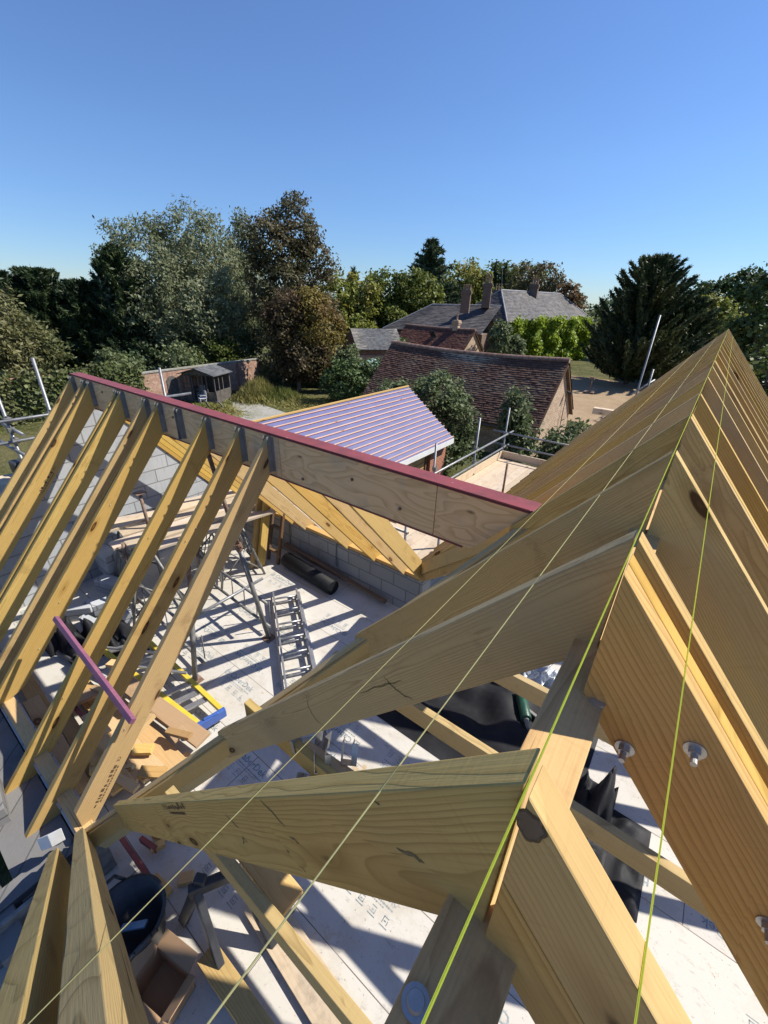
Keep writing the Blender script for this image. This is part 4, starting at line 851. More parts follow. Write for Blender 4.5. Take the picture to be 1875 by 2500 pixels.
m = MB(); m.poly([A, B, C_, D_, k1, k2], [(0, 1, 5, 4), (1, 2, 5), (2, 3, 4, 5), (3, 0, 4)]); m.build('roof_deck', M['felt'], e)
for cs, sd_ in (((A, B, k2, k1), 1), ((B, C_, k2, k2), 2), ((C_, D_, k1, k2), 3), ((D_, A, k1, k1), 4)): slope(cs, 22, .42, 'roof_slates', M['slate'], e, .035, sd_)
m = MB()
for p, q in ((k1, k2), (A, k1), (B, k2), (C_, k2), (D_, k1)): m.tube(p+Vector((0, 0, .02)), q+Vector((0, 0, .02)), .09, 8)
m.build('ridge_roll', M['lead'], e)
m = MB()
for p, q in ((A, B), (D_, A)): m.tube(p+Vector((0, 0, -.06)), q+Vector((0, 0, -.06)), .07, 8)
m.tube(hp(.05, 3.9, G), hp(.05, 3.9, -2.), .05, 8); m.build('gutter', M['black'], e)
def window(par, p, q, z0, z1, out):
    p, q, out = Vector(p), Vector(q), Vector(out); P = lambda t, z, o_=0.: p.lerp(q, t)+Vector((0, 0, z))+out*o_
    m = MB(); m.prism([P(0, z0, .0), P(1, z0, .0), P(1, z1, .0), P(0, z1, .0)], out*.04); f = m.build('window', M['whitepaint'], par)
    m = MB()
    for a, b in ((.07, .48), (.52, .93)):
        zm = (z0+z1)/2
        for u, v in ((z0+.07, zm-.03), (zm+.03, z1-.07)): m.prism([P(a, u, .03), P(b, u, .03), P(b, v, .03), P(a, v, .03)], out*.015)
    m.build('pane', M['glass'], f)
window(e, hp(.25, 5.6, 0)*1, hp(.25, 6.9, 0)*1, -3.2, -2.35, -d)
for u in (3, 8, 13, 18): window(e, hp(u, .25, 0), hp(u+1.2, .25, 0), -4.0, -2.5, -s)
# wing with lower slate roof and the chimneys
wa, wb = Vector((-33.0, 49.6, -.48)), Vector((-22.8, 53.6, -.34)); wd = (wb-wa).normalized(); ws = Vector((wd.y, -wd.x, 0))
e1, e2 = Vector((-34.9, 46.0, -3.3)), Vector((-22.5, 48.2, -3.3)); e0 = Vector((-36.2, 52.0, -3.3))
wr = wa+wd*2.5
m = MB(); m.prism([Vector((-34.6, 46.3, G)), Vector((-22.5, 48.6, G)), Vector((-24, 55, G)), Vector((-36, 52, G))], (0, 0, 3.85)); m.build('wing_wall', M['housebrick'], e)
m = MB(); m.poly([e1-Vector((0, 0, .03)), e2-Vector((0, 0, .03)), wb-Vector((0, 0, .03)), wr-Vector((0, 0, .03)), e0-Vector((0, 0, .03))], [(0, 1, 2, 3), (0, 3, 4)]); m.build('roof_deck', M['felt'], e)
slope((e1, e2, wb, wr), 20, .42, 'roof_slates', M['slate'], e, .035, 7); slope((e0, e1, wr, wr), 20, .42, 'roof_slates', M['slate'], e, .035, 8)
m = MB(); m.tube(wr, wb, .1, 8); m.tube(e1, wr, .09, 8); m.build('ridge_roll', M['lead'], e)
stack(e, -25.2, 48.9, -1.2, 1.15, 1.0, 4, rz=.35, ph=.6)
stack(e, -24.2, 52.2, -.6, 2.0, .95, 3, rz=.35, ph=.95)
stack(e, -22.6, 63.3, -.4, 2.35, 1.05, 3, rz=.2, ph=.8)
stack(e, -28.0, 64.0, .2, 1.6, 1.2, 3, rz=.2, ph=.8)
m = MB(); m.tube((-23.6, 55, .5), (-23.95, 55, 4.3), .03, 6); m.build('aerial', M['galv'], e)
# grey lichened shed
e = empty('weathered_shed', (-29.4, 36, G), 'low shed with a pale lichened roof and brown boarded end beside the tree', 'shed')
ra, rb = Vector((-30.35, 34.6, -2.72)), Vector((-27.0, 37.9, -2.66)); sdv = Vector((2.05, -1.35, -1.75)); sdb = Vector((-2.05, 1.35, -1.75))
m = MB(); slab(m, ra, rb, sdv, .1); slab(m, ra, rb, sdb, .1); m.build('roof_deck', M['felt'], e)
for q, nm in ((sdv, 'roof_slates'), (sdb, 'roof_slates')): tiles(ra, rb, q, 0, .22, .3, .03, 5, nm, M['slatepale'], e, .05)
dirs = (rb-ra); dirs.z = 0
m = MB(); m.prism([ra+sdv*.92+Vector((0, 0, -.1)), ra+Vector((0, 0, -.16)), ra+sdb*.92+Vector((0, 0, -.1)), Vector((*(ra+sdb*.92)[:2], G)), Vector((*(ra+sdv*.92)[:2], G))], dirs); m.build('wall', M['brownboard'], e)
p0, p1 = Vector((*(ra+sdv*.92)[:2], 0)), Vector((*(rb+sdv*.92)[:2], 0)); out = Vector((sdv.x, sdv.y, 0)).normalized()
m = MB(); m.prism([p0+Vector((0, 0, G)), p1+Vector((0, 0, G)), p1+Vector((0, 0, -5.0)), p0+Vector((0, 0, -5.0))], out*.05); m.build('brick_front', M['oldbrick'], e)

# ------------------------------------------------------------------ garden wall, summerhouse, parasol
e = empty('garden_wall', (-31.2, 18, G), 'old red brick garden wall with pale coping and a small arched door', 'wall')
ga, gb = Vector((-30.85, 12.9, 0)), Vector((-32.0, 24.4, 0)); gd = (gb-ga).normalized(); gn_ = Vector((gd.y, -gd.x, 0))
m = MB(); m.prism([ga+Vector((0, 0, G)), gb+Vector((0, 0, G)), gb+Vector((0, 0, -5.03)), ga+Vector((0, 0, -5.03))], -gn_*.3); m.build('brickwork', M['oldbrick'], e)
m = MB(); m.prism([ga+gn_*.05+Vector((0, 0, -5.03)), gb+gn_*.05+Vector((0, 0, -5.03)), gb+gn_*.05+Vector((0, 0, -4.94)), ga+gn_*.05+Vector((0, 0, -4.94))], -gn_*.4); m.build('coping', M['path'], e)
gc = gb+Vector((6.5, 4.6, 0)); m = MB(); m.prism([gb+Vector((0, 0, G)), gc+Vector((0, 0, G)), gc+Vector((0, 0, -5.1)), gb+Vector((0, 0, -5.1))], Vector((-.2, .28, 0))); m.build('return_wall', M['oldbrick'], e)
dp = ga+gd*2.6; m = MB(); arch = [dp+Vector((0, 0, G)), dp+gd*.85+Vector((0, 0, G))]+[dp+gd*(.425+.425*math.cos(t*math.pi/8))+Vector((0, 0, G+1.45+.35*math.sin(t*math.pi/8))) for t in range(9)]
m.prism(arch, gn_*.04); m.build('door', M['shed'], e)
m = MB(); bp = ga+gd*9.0; m.prism([bp+Vector((0, 0, G)), bp+gd*.16+Vector((0, 0, G)), bp+gd*.16+Vector((0, 0, -5.03)), bp+Vector((0, 0, -5.03))], gn_*.06); m.build('pier', M['brickred'], e)
m = MB(); m.bb((-32.2, 3.2, G), (-31.9, 12.6, -4.7)); iw = tag(m.build('ivy_wall', M['oldbrick']), 'low garden wall smothered in ivy beside the gable scaffold', 'wall')

def quads(name, C, t, b, mat, parent=None):
    n = len(C); v = np.stack([C-t, C-b, C+t, C+b], 1).reshape(-1, 3); me = bpy.data.meshes.new(name)
    me.vertices.add(4*n); me.vertices.foreach_set('co', v.ravel().astype(np.float32)); me.loops.add(4*n); me.loops.foreach_set('vertex_index', np.arange(4*n, dtype=np.int32))
    me.polygons.add(n); me.polygons.foreach_set('loop_start', np.arange(0, 4*n, 4, dtype=np.int32)); me.update(calc_edges=True); me.validate()
    return link(name, me, mat, parent)
def leaves(rng, C, nb, size, asp=1.6, jit=.7, droop=0.0):
    n = len(C); nr = nb+rng.normal(size=(n, 3))*jit; nr /= np.linalg.norm(nr, axis=1)[:, None]+1e-9
    a = rng.normal(size=(n, 3)); a[:, 2] -= droop*2; t = a-nr*(a*nr).sum(1)[:, None]; t /= np.linalg.norm(t, axis=1)[:, None]+1e-9
    b = np.cross(nr, t); sz = size*rng.uniform(.6, 1.35, n)[:, None]
    return t*sz*asp, b*sz
def clumps(rng, blobs, nclump, per, cr, size, shell=.62, **k):
    """leaf clumps spread through the outer part of each ellipsoid blob"""
    vol = np.array([b[3]*b[4]+b[3]*b[5]+b[4]*b[5] for b in blobs]); pr = vol/vol.sum(); Cs, Ns = [], []
    for bi, b in enumerate(blobs):
        m_ = max(4, int(nclump*pr[bi])); u = rng.normal(size=(m_, 3)); u /= np.linalg.norm(u, axis=1)[:, None]
        r = shell+(1.03-shell)*rng.random(m_)**.6; r *= 1+np.clip(rng.normal(size=m_), -2, .7)*.07
        cc = np.array(b[:3])+u*r[:, None]*np.array(b[3:6]); rep = rng.integers(int(per*.5), int(per*1.5)+1, m_)
        idx = np.repeat(np.arange(m_), rep); sc = cr*rng.uniform(.6, 1.3, m_)[idx][:, None]*np.array([1, 1, .75])
        p = cc[idx]+np.clip(rng.normal(size=(len(idx), 3)), -1.7, 1.7)*sc; nb = u[idx]*.6+np.array([0, 0, .55])
        Cs.append(p); Ns.append(nb)
    C = np.concatenate(Cs); N = np.concatenate(Ns); keep = C[:, 2] > G+.05
    C, N = C[keep], N[keep]; t, b_ = leaves(rng, C, N, size, **k)
    return C, t, b_
def limbs(m, base, blobs, r0_, rng, n=9):
    base = Vector(base); top = Vector(np.mean([b[:3] for b in blobs], 0)); fork = base.lerp(Vector((base.x*.6+top.x*.4, base.y*.6+top.y*.4, top.z)), .62)
    mid = base.lerp(fork, .5)+Vector((rng.normal()*.12, rng.normal()*.12, 0)); m.tube(base, mid, r0_*1.15, 10, r0_*.85); m.tube(mid, fork, r0_*.85, 10, r0_*.65)
    for k in range(n):
        b = blobs[k % len(blobs)]; u = rng.normal(size=3); u /= np.linalg.norm(u); q = Vector(np.array(b[:3])+u*np.array(b[3:6])*.75)
        st = mid.lerp(fork, rng.uniform(.3, 1.)); kn = st.lerp(q, .5)+Vector((0, 0, rng.uniform(.0, .5))); m.tube(st, kn, r0_*.38, 7, r0_*.22); m.tube(kn, q, r0_*.22, 6, r0_*.06)
        for _ in range(2):
            q2 = kn.lerp(q, .4)+Vector(rng.normal(size=3)*.25*b[3]); m.tube(kn.lerp(q, .3), q2, r0_*.12, 5, r0_*.03)
def tree(name, label, base, blobs, nclump, per, cr, size, leaf, r0_=.25, bark='bark', seed=1, group=None, cat='tree', extra=None, nl=9, **k):
    rng = np.random.default_rng(seed); e = empty(name, base, label, cat, group)
    m = MB(); limbs(m, base, blobs, r0_, rng, nl); m.build('trunk', M[bark], e, smooth=True)
    quads('crown', *clumps(rng, blobs, nclump, per, cr, size, **k), M[leaf], e)
    if extra:
        for lf, bl_, nc, pe in extra: quads('crown', *clumps(rng, bl_, nc, pe, cr, size, **k), M[lf], e)
    return e
def conifer(name, label, base, H, Rw, leaf, seed=1, nb=150, up=.25, dens=34, size=.16, power=.8, asp=2.6, group=None, skirt=.06, spread=.10, wob=.15, top=.0):
    rng = np.random.default_rng(seed); base = Vector(base); e = empty(name, base, label, 'tree', group); tr = MB()
    tr.tube(base, base+Vector((0, 0, H*.6)), H*.022, 10, H*.011); tr.tube(base+Vector((0, 0, H*.6)), base+Vector((0, 0, H*.99)), H*.011, 8, .01); Cs, Ds = [], []
    for i in range(nb):
        f = skirt+(1-skirt)*(i+rng.random())/nb; z = f*H*.97; Lb = Rw*((1-f)**power*(1-top)+top*(1-f**6))*rng.uniform(1-wob*2, 1+wob)+.12; az = rng.uniform(0, 2*math.pi)+i*2.4
        dx = np.array([math.cos(az), math.sin(az), 0]); n = max(5, int(dens*Lb**.9)); s_ = rng.random(n)**.65
        p = np.array(base)+np.array([0, 0, z])+dx*(s_*Lb)[:, None]; p[:, 2] += up*Lb*s_**2-(.10*Lb)*s_*(1-s_)
        p += rng.normal(size=(n, 3))*spread*(1.25-s_[:, None])*min(1.5, Lb)
        dd = np.tile(dx*.8+np.array([0, 0, up*1.3]), (n, 1))+rng.normal(size=(n, 3))*.55; Cs.append(p); Ds.append(dd)
        if i % 5 == 0: tr.tube(base+Vector((0, 0, z)), base+Vector((0, 0, z+up*Lb*.3))+Vector(dx*Lb*.7), .03*H/10, 5, .008)
    tr.build('trunk', M['bark'], e, smooth=True)
    C = np.concatenate(Cs); D = np.concatenate(Ds); D /= np.linalg.norm(D, axis=1)[:, None]; q = rng.normal(size=C.shape); b = np.cross(D, q); b /= np.linalg.norm(b, axis=1)[:, None]+1e-9
    sz = size*rng.uniform(.6, 1.4, len(C))[:, None]; keep = (C[:, 2] > G)&(C[:, 2] < base.z+H*.955)
    quads('crown', C[keep], (D*sz*asp)[keep], (b*sz*.55)[keep], M[leaf], e)
    return e
GB = G
# big left group
tree('willow_tree', 'largest grey-green willow at the back of the garden, left of the brown-topped tree', (-43.5, 25.5, GB), [(-44.5, 22.5, 1.5, 4.2, 4.0, 4.2), (-43, 27.0, 2.6, 4.0, 4.0, 4.6), (-41.5, 24.5, -1.5, 5, 5.5, 4.5), (-45, 29.5, .4, 3.6, 3.6, 4.4), (-43, 20.6, -1.0, 3.2, 3.0, 3.6), (-40.8, 27.5, -3.0, 3.4, 4, 3.4)], 1300, 46, .42, .068, 'lf_willow', .5, 'palebark', 2, asp=2.6, droop=.5, nl=18)
tree('poplar_tree', 'narrow grey-green tree top rising between the willow and brown tree', (-45, 33.8, GB), [(-45, 33.6, 4.6, 1.6, 1.7, 3.0), (-45, 33.4, .5, 2.4, 2.4, 4.)], 300, 40, .36, .072, 'lf_willow', .3, 'palebark', 3, asp=2., nl=8)
conifer('cypress_tree', 'black-green pointed cypress left of the big willow', (-43, 19.0, GB), 11.0, 3.1, 'lf_dark', 4, 190, .55, 130, .10, .55, 2.4, spread=.16)
for k, (x, y, h_, r_) in enumerate([(-46, 11.0, 8.6, 3.0), (-46.5, 14.0, 9.0, 3.0), (-45, 16.6, 8.2, 2.8), (-46, 8.0, 8.2, 3.0)]):
    conifer('conifer_tree', ['dark green hedge conifer with the flat top, left of the black-green cypress', 'dark hedge conifer in the middle of the conifer row', 'dark hedge conifer touching the pointed cypress', 'dark hedge conifer at the picture edge behind the pale shrub'][k], (x, y, GB), h_, r_, 'lf_dark', 20+k, 150, .45, 130, .10, .38, 2.2, 'conifers behind the ivy wall', spread=.2)
tree('shrub_tree', 'pale olive tamarisk-like tree at the edge in front of the dark conifers', (-35, 8.4, GB), [(-36.6, 7.4, -2.2, 2.2, 2.4, 2.4), (-36.2, 9.4, -3.6, 1.7, 1.8, 1.9), (-35, 6, -3.6, 2.6, 2.6, 2.6)], 420, 40, .32, .055, 'lf_pale', .16, 'palebark', 5, asp=3., droop=.3, nl=14)
tree('chestnut_tree', 'tall tree with a thinning brown-green crown against the sky', (-34.4, 30.4, GB), [(-34.8, 29.0, 4.0, 2.5, 2.6, 2.6), (-34.2, 31.5, 5.6, 2.1, 2.2, 2.4), (-33.5, 32.6, 2.6, 2.2, 2.3, 2.4), (-34.8, 29.6, .5, 3.0, 3.2, 2.8), (-34, 31.8, -1.6, 3.2, 3.4, 2.6)], 620, 34, .36, .085, 'lf_chest', .34, 'bark', 6, asp=1.8, nl=30, shell=.45)
tree('copper_tree', 'shorter red-brown copper tree with a golden side, in front of the tall brown tree', (-27.3, 24.6, GB), [(-27.9, 24.0, -2.5, 1.9, 1.9, 2.0), (-27.0, 24.8, -4.5, 2.4, 2.4, 1.6), (-27.6, 24.6, -1.0, 1.4, 1.4, 1.5)], 420, 40, .32, .07, 'lf_copper', .16, 'palebark', 7, extra=[('lf_olive', [(-26.4, 26.0, -2.2, 2.0, 2.0, 2.4), (-26.6, 25.6, -.8, 1.3, 1.3, 1.3)], 220, 40)], nl=14)
for k, (x, y, z, a, b, lf) in enumerate([(-36.5, 14.4, -5.2, 1.2, 1.2, 'lf_grey'), (-36.0, 19.5, -5.3, 1.6, 1.6, 'lf_grey'), (-37, 23.6, -5.2, 1.9, 1.7, 'lf_mid'), (-35.0, 11.6, -5.9, 1.2, 1.0, 'lf_pale'), (-38.5, 17.0, -5.6, 2.2, 2.0, 'lf_dark'), (-37.5, 27.0, -5.0, 2.2, 2.4, 'lf_dark'), (-30.6, 27.4, -5.9, 1.8, 1.5, 'lf_dark')]):
    tree('garden_shrub', ['loose grey shrub rising behind the wall left of the arched door', 'grey shrub peeping over the brick wall behind the summerhouse', 'green shrub over the right part of the brick wall', 'pale shrub between the ivy wall and brick wall', 'dark shrub under the cypress', 'dark shrub below the tall brown tree', 'dark shrub in the shaded wall corner'][k], (x, y, GB), [(x, y, z, a, a, b), (x+.5, y+.9, z-.4, a*.7, a*.7, b*.7)], 70, 34, .28, .085, lf, .06, 'bark', 40+k, cat='shrub', group='shrubs round the garden wall', nl=6)
# right of the brown tree
bk = [('round_tree', 'rounded green tree directly behind the weathered shed', (-38.5, 54.5), [(-39.5, 53, .2, 3.6, 3.6, 3.4), (-36.5, 56, .4, 3.4, 3.4, 3.4), (-38, 54, -2.5, 4.6, 4.6, 3)], 330, 34, .5, .16, 'lf_mid'),
      ('lime_tree', 'lighter yellow-green tree beside the tall brown one', (-41.5, 46), [(-42, 45, -.2, 3, 3, 2.8), (-40.4, 48, .4, 2.6, 2.6, 2.4), (-41, 46, -3, 4, 4, 2.8)], 240, 34, .45, .15, 'lf_lime'),
      ('willow_tree', 'yellow-green weeping tree behind the left chimney', (-39.5, 75), [(-39.5, 75, 2.4, 4.2, 4.2, 3.6), (-38, 77, .5, 4.2, 4.2, 3.)], 230, 34, .6, .18, 'lf_lime'),
      ('broadleaf_tree', 'dense mid-green tree behind the middle chimney', (-36.5, 87), [(-38, 86, 3.0, 4.2, 4.2, 3.6), (-33.5, 89, 3.2, 4.0, 4.0, 3.2), (-36, 87, 1, 6, 6, 3)], 250, 34, .65, .2, 'lf_mid'),
      ('airy_tree', 'thin airy brownish tree behind the right chimney', (-28.5, 80), [(-30.5, 79.4, 3.6, 2.9, 2.9, 2.6), (-27.5, 80.5, 4.0, 3.0, 3.0, 2.2), (-25.5, 81, 2.4, 2.2, 2.2, 1.8)], 150, 20, .5, .15, 'lf_chest'),
      ('red_tree', 'small reddish tree just right of the slate house chimney', (-20.5, 73), [(-20.8, 73, 1.4, 1.5, 1.5, 1.4), (-19.6, 73.4, .4, 1.3, 1.3, 1.2)], 70, 26, .35, .15, 'lf_red'),
      ('broadleaf_tree', 'low green tree in the gap between house and conifer', (-13, 74), [(-13.6, 74, -2.2, 1.8, 1.8, 1.4), (-11.5, 75, -2.0, 1.8, 1.8, 1.5)], 90, 32, .4, .15, 'lf_mid'),
      ('broadleaf_tree', 'bright green bushy tree between the dark conifer and the roof peak', (-2.4, 60), [(-2.2, 60, -.4, 1.7, 1.7, 1.6), (-.9, 60.6, -1.4, 1.8, 1.8, 1.4)], 100, 32, .36, .14, 'lf_lime'),
      ('broadleaf_tree', 'tall dark round-headed tree on the skyline right of the conifer', (-1.2, 80), [(-.4, 80, 3.0, 2.0, 2.0, 1.7), (-3.2, 79, 1.4, 2.8, 2.8, 2.0), (1.4, 81, 1.4, 2.6, 2.6, 2.6)], 160, 32, .5, .17, 'lf_yew'),
      ('broadleaf_tree', 'dark leafy tree at the right picture edge above the far rafters', (1.9, 40), [(1.9, 40, 1.2, 1.4, 1.4, 2.0), (2.3, 40.6, -1.6, 2.1, 2.1, 2.0), (.9, 40, -1.4, 1.1, 1.1, 1.3)], 150, 32, .33, .11, 'lf_yew'),
      ('garden_shrub', 'leafy green bush beside the sunny end of the roof at the edge', (2.1, 24), [(2.1, 24, -2.6, 1.2, 1.2, 1.3), (2.6, 24.6, -4.2, 1.7, 1.7, 1.9)], 120, 34, .26, .08, 'lf_mid')]
for k, (nm, lab, (x, y), bl_, nc, pe, cr, sz, lf) in enumerate(bk):
    tree(nm, lab, (x, y, GB), bl_, nc, pe, cr, sz, lf, .25, 'bark', 60+k, cat='shrub' if 'shrub' in nm else 'tree', nl=10 if nm != 'airy_tree' else 26)
conifer('spruce_tree', 'tall pointed spruce behind the house, left of its chimneys', (-39, 62.8, GB), 15.9, 7.2, 'lf_spruce', 80, 230, .12, 40, .17, .72, 3.0, spread=.08, wob=.2)
for k, (x, y, h_, r_) in enumerate([(-37.0, 82, 14.4, 2.4), (-35.2, 82.5, 14.0, 2.2), (-52, 60, 12.0, 3.0)]):
    conifer('spruce_tree', ['small spiky spruce top behind the middle chimney', 'second spiky spruce top just right of the first small one', 'small far spruce top beside the tall brown tree'][k], (x, y, GB), h_, r_, 'lf_spruce', 82+k, 90, .3, 30, .22, .9, 2.6, spread=.08)
conifer('cedar_tree', 'broad dark conifer with feathery sweeping branches behind the gravel yard', (-7.0, 51.5, GB), 12.0, 5.2, 'lf_cedar', 90, 300, .55, 100, .10, .55, 3.0, spread=.10, wob=.22)
conifer('cedar_tree', 'lower dark conifer joined to the right side of the broad one', (-3.4, 54.0, GB), 8.6, 3.4, 'lf_cedar', 91, 170, .5, 100, .10, .5, 3.0, spread=.10, wob=.2)
tag(quads('treeline', *clumps(np.random.default_rng(7), [(x, 120+abs(x+20)*.3+((x*37) % 11), -3.5, 9, 9, 4.6+((x*13) % 5)*.4) for x in range(-150, 60, 9)]+[(-75+2*k, 60-7*k, -4.0, 5, 5, 5) for k in range(9)], 1500, 60, 1.0, .20), M['lf_yew']), kind='stuff', label='far dark line of woodland along the horizon')
# shrubs near the new building
tree('yew_bush', 'big dark clipped yew bush beyond the violet roof', (-21.2, 25.2, GB), [(-21.8, 24.3, -5.6, 1.7, 1.7, 1.5), (-20.4, 26.2, -5.5, 1.8, 1.8, 1.4)], 190, 44, .24, .065, 'lf_yew', .1, 'bark', 100, cat='shrub')
tree('yew_bush', 'small bluish clipped bush left of the parasol', (-24.6, 27.8, GB), [(-24.5, 27.8, -4.7, .9, .9, 1.1)], 60, 40, .2, .07, 'lf_grey', .07, 'bark', 101, cat='shrub')
tree('garden_shrub', 'slender upright bush right of the parasol beside the barn end', (-20.2, 28.6, GB), [(-20.0, 28.6, -4.6, .8, .8, 1.7)], 70, 40, .22, .07, 'lf_yew', .07, 'bark', 102, cat='shrub')
tree('creeper_bush', 'wide grey-green bush between the violet roof and the barn', (-10, 16.8, GB), [(-11.4, 16.1, -4.5, 1.1, 1.3, 1.2), (-10.0, 17.2, -4.1, 1.3, 1.3, 1.2), (-8.7, 16.9, -4.9, .95, .95, 1.1), (-9.4, 16.3, -6.0, 1.9, 1.4, 1.1), (-12.2, 17.6, -5.2, 1.2, 1.2, 1.2)], 520, 44, .20, .05, 'lf_grey', .08, 'bark', 103, cat='shrub', asp=1.9)
tree('elder_bush', 'tall green elder growing up past the corner scaffold pole', (-5.7, 16.4, GB), [(-5.75, 16.4, -3.9, .45, .45, .85), (-5.6, 16.5, -5.4, .6, .6, .9), (-5.4, 16.7, -4.6, .4, .4, .6)], 120, 36, .17, .05, 'lf_grey', .05, 'bark', 104, cat='shrub', asp=1.9)
tree('garden_shrub', 'low grey-green bush against the rubble gable foot', (-4.6, 20.2, GB), [(-4.8, 19.9, -6.0, .7, .7, .8), (-4.1, 20.6, -5.6, .6, .6, .8)], 110, 36, .2, .055, 'lf_grey', .05, 'bark', 105, cat='shrub', asp=1.9)
tree('garden_shrub', 'wispy dark conifer bush by the house corner', (-18.4, 44.5, GB), [(-18.5, 44.4, -3.6, 1.0, 1.0, 1.9), (-17.4, 45.6, -4.4, .8, .8, 1.3)], 110, 40, .25, .09, 'lf_grey', .06, 'bark', 106, cat='shrub', asp=2.6)
def sheet_leaves(name, label, p, q, z0, z1, thick, n, size, leaf, seed, cat, lobes=7, kind=None):
    """creeper or ivy hanging in uneven tufts over the face of a wall from p to q"""
    rng = np.random.default_rng(seed); p, q = np.array(p, float), np.array(q, float); ux = (q-p)/np.linalg.norm(q-p); nn = np.array([ux[1], -ux[0]]); ln = np.linalg.norm(q-p)
    m_ = n//36; u = rng.random(m_)*ln; z = z0+(z1-z0)*rng.random(m_)**.9; bul = (.55+.45*np.sin(u*lobes*2*math.pi/ln+rng.random()*6)*np.cos(z*1.3+u))*thick
    if lobes == 6:
        gap = np.sin(u*4.6*2*math.pi/ln+.8+.5*np.sin(z*1.7)); kp = (gap > -.72)|(rng.random(m_) < .25); kp &= z < z1-.9*rng.random(m_)**3*(1-gap); u, z, bul, gap = u[kp], z[kp], bul[kp], gap[kp]; bul = thick*(.25+.75*np.clip(gap+.5, 0, 1.5)/1.5*(.6+.4*np.sin(z*2.4+u*1.3))); m_ = len(u)
    idx = np.repeat(np.arange(m_), 36); pt = np.zeros((len(idx), 3)); o_ = bul[idx]*rng.uniform(.4, 1.1, len(idx)); uu = u[idx]+rng.normal(size=len(idx))*.26
    pt[:, 0] = p[0]+ux[0]*uu+nn[0]*o_; pt[:, 1] = p[1]+ux[1]*uu+nn[1]*o_; pt[:, 2] = z[idx]+rng.normal(size=len(idx))*.24
    nb = np.tile(np.array([nn[0]*.7, nn[1]*.7, .5]), (len(idx), 1)); t, b = leaves(rng, pt, nb, size, 1.4)
    return tag(quads(name, pt, t, b, M[leaf]), label, cat, kind=kind)
cA, cB = hp(.2, 0, 0), hp(HL*.93, 0, 0)
sheet_leaves('wall_creeper', 'bright yellow-green creeper covering the front of the slate house', (cA.x, cA.y), (cB.x, cB.y), -7.0, -1.75, 1.7, 42000, .125, 'lf_ivy', 1, 'creeper', 6)
sheet_leaves('ivy', 'dark ivy covering the low garden wall by the gable scaffold', (-31.9, 3.2), (-31.9, 12.6), -7.2, -4.62, .55, 15000, .085, 'lf_ivydark', 2, 'ivy', 5).location = (.0, 0, 0)
sheet_leaves('ivy', 'ivy hanging on the dark return of the brick wall under the brown tree', (gb.x, gb.y), (gc.x, gc.y), -7.2, -5.0, .4, 7000, .085, 'lf_ivydark', 3, 'ivy', 5)
sheet_leaves('ivy', 'ivy over the left end of the brick garden wall', (-30.7, 11.6), (-30.78, 13.3), -6.6, -4.7, .5, 3000, .08, 'lf_ivydark', 5, 'ivy', 3)
# long grass
rng = np.random.default_rng(12)
def grass(n, poly_c, sx, sy, h_, seed):
    rg2 = np.random.default_rng(seed); C = np.zeros((n, 3)); C[:, 0] = poly_c[0]+rg2.normal(size=n)*sx; C[:, 1] = poly_c[1]+rg2.normal(size=n)*sy; hh = h_*rg2.uniform(.4, 1.2, n)*np.exp(-((C[:, 0]-poly_c[0])/sx)**2*.3-((C[:, 1]-poly_c[1])/sy)**2*.3); C[:, 2] = G+hh*.5
    t = np.stack([rg2.normal(size=n)*.12, rg2.normal(size=n)*.12, hh*.55], 1); a = rg2.uniform(0, 6.28, n); b = np.stack([np.cos(a)*.035, np.sin(a)*.035, np.zeros(n)], 1); return C, t, b
parts_ = [grass(3600, (-27.4, 20.6), .9, .9, 1.5, 1), grass(2200, (-26.2, 21.9), 1.1, .7, .9, 2), grass(2500, (-24.0, 21.6), 1.2, .9, .35, 3), grass(2500, (-27, 16.4), 1.5, .6, .3, 4), grass(2500, (-30, 12), 1.6, 2.4, .35, 5), grass(2500, (-22.5, 22.6), 1.5, .7, .3, 6)]
tag(quads('long_grass', *[np.concatenate(z) for z in zip(*parts_)], M['lf_grass']), kind='stuff', label='tufts of long grass and weeds round the garden path')

# summerhouse
e = empty('summerhouse', (-29.5, 17.9, G), 'small dark timber summerhouse with glazed doors standing before the brick wall', 'summerhouse')
o0 = Vector((-30.76, 16.5, G)); ux = (Vector((-28.28, 17.59, G))-o0).normalized(); uy = Vector((-ux.y, ux.x, 0)); wS, dS = 2.62, 2.0
def sp(a, b, z): return o0+ux*a+uy*b+Vector((0, 0, z))
def sbox(mb, a0, b0, z0, a1, b1, z1): mb.prism([sp(a0, b0, z0), sp(a1, b0, z0), sp(a1, b1, z0), sp(a0, b1, z0)], (0, 0, z1-z0))
m = MB(); sbox(m, -.05, -.1, .02, wS+.05, dS, .14); m.build('base', M['shed'], e)
m = MB(); sbox(m, 0, dS-.05, .14, wS, dS, 2.0); sbox(m, 1.62, 0, .14, wS, .05, .75); sbox(m, wS-.05, 0, .14, wS, dS, .85); sbox(m, 0, .05, .14, .05, dS, .85)
for a in (0, .58, .72, 1.25, 1.58, 1.9, wS-.08): sbox(m, a, 0, .14, a+.07, .06, 1.98)
for b in (.5, 1.0, dS-.1): sbox(m, wS-.06, b, .14, wS, b+.07, 1.98); sbox(m, 0, b, .14, .06, b+.07, 1.98)
sbox(m, 0, 0, 1.9, wS, .06, 2.0); sbox(m, wS-.06, 0, 1.9, wS, dS, 2.0); sbox(m, 0, 0, 1.9, .06, dS, 2.0); m.build('wall_frame', M['shed'], e)
m = MB(); sbox(m, .04, -.02, .14, .62, .03, .95)
for a in (.04, .31, .57): sbox(m, a, -.02, .95, a+.05, .03, 1.85)
for z in (1.25, 1.8): sbox(m, .04, -.02, z, .62, .03, z+.05)
m.build('door', M['shed'], e)
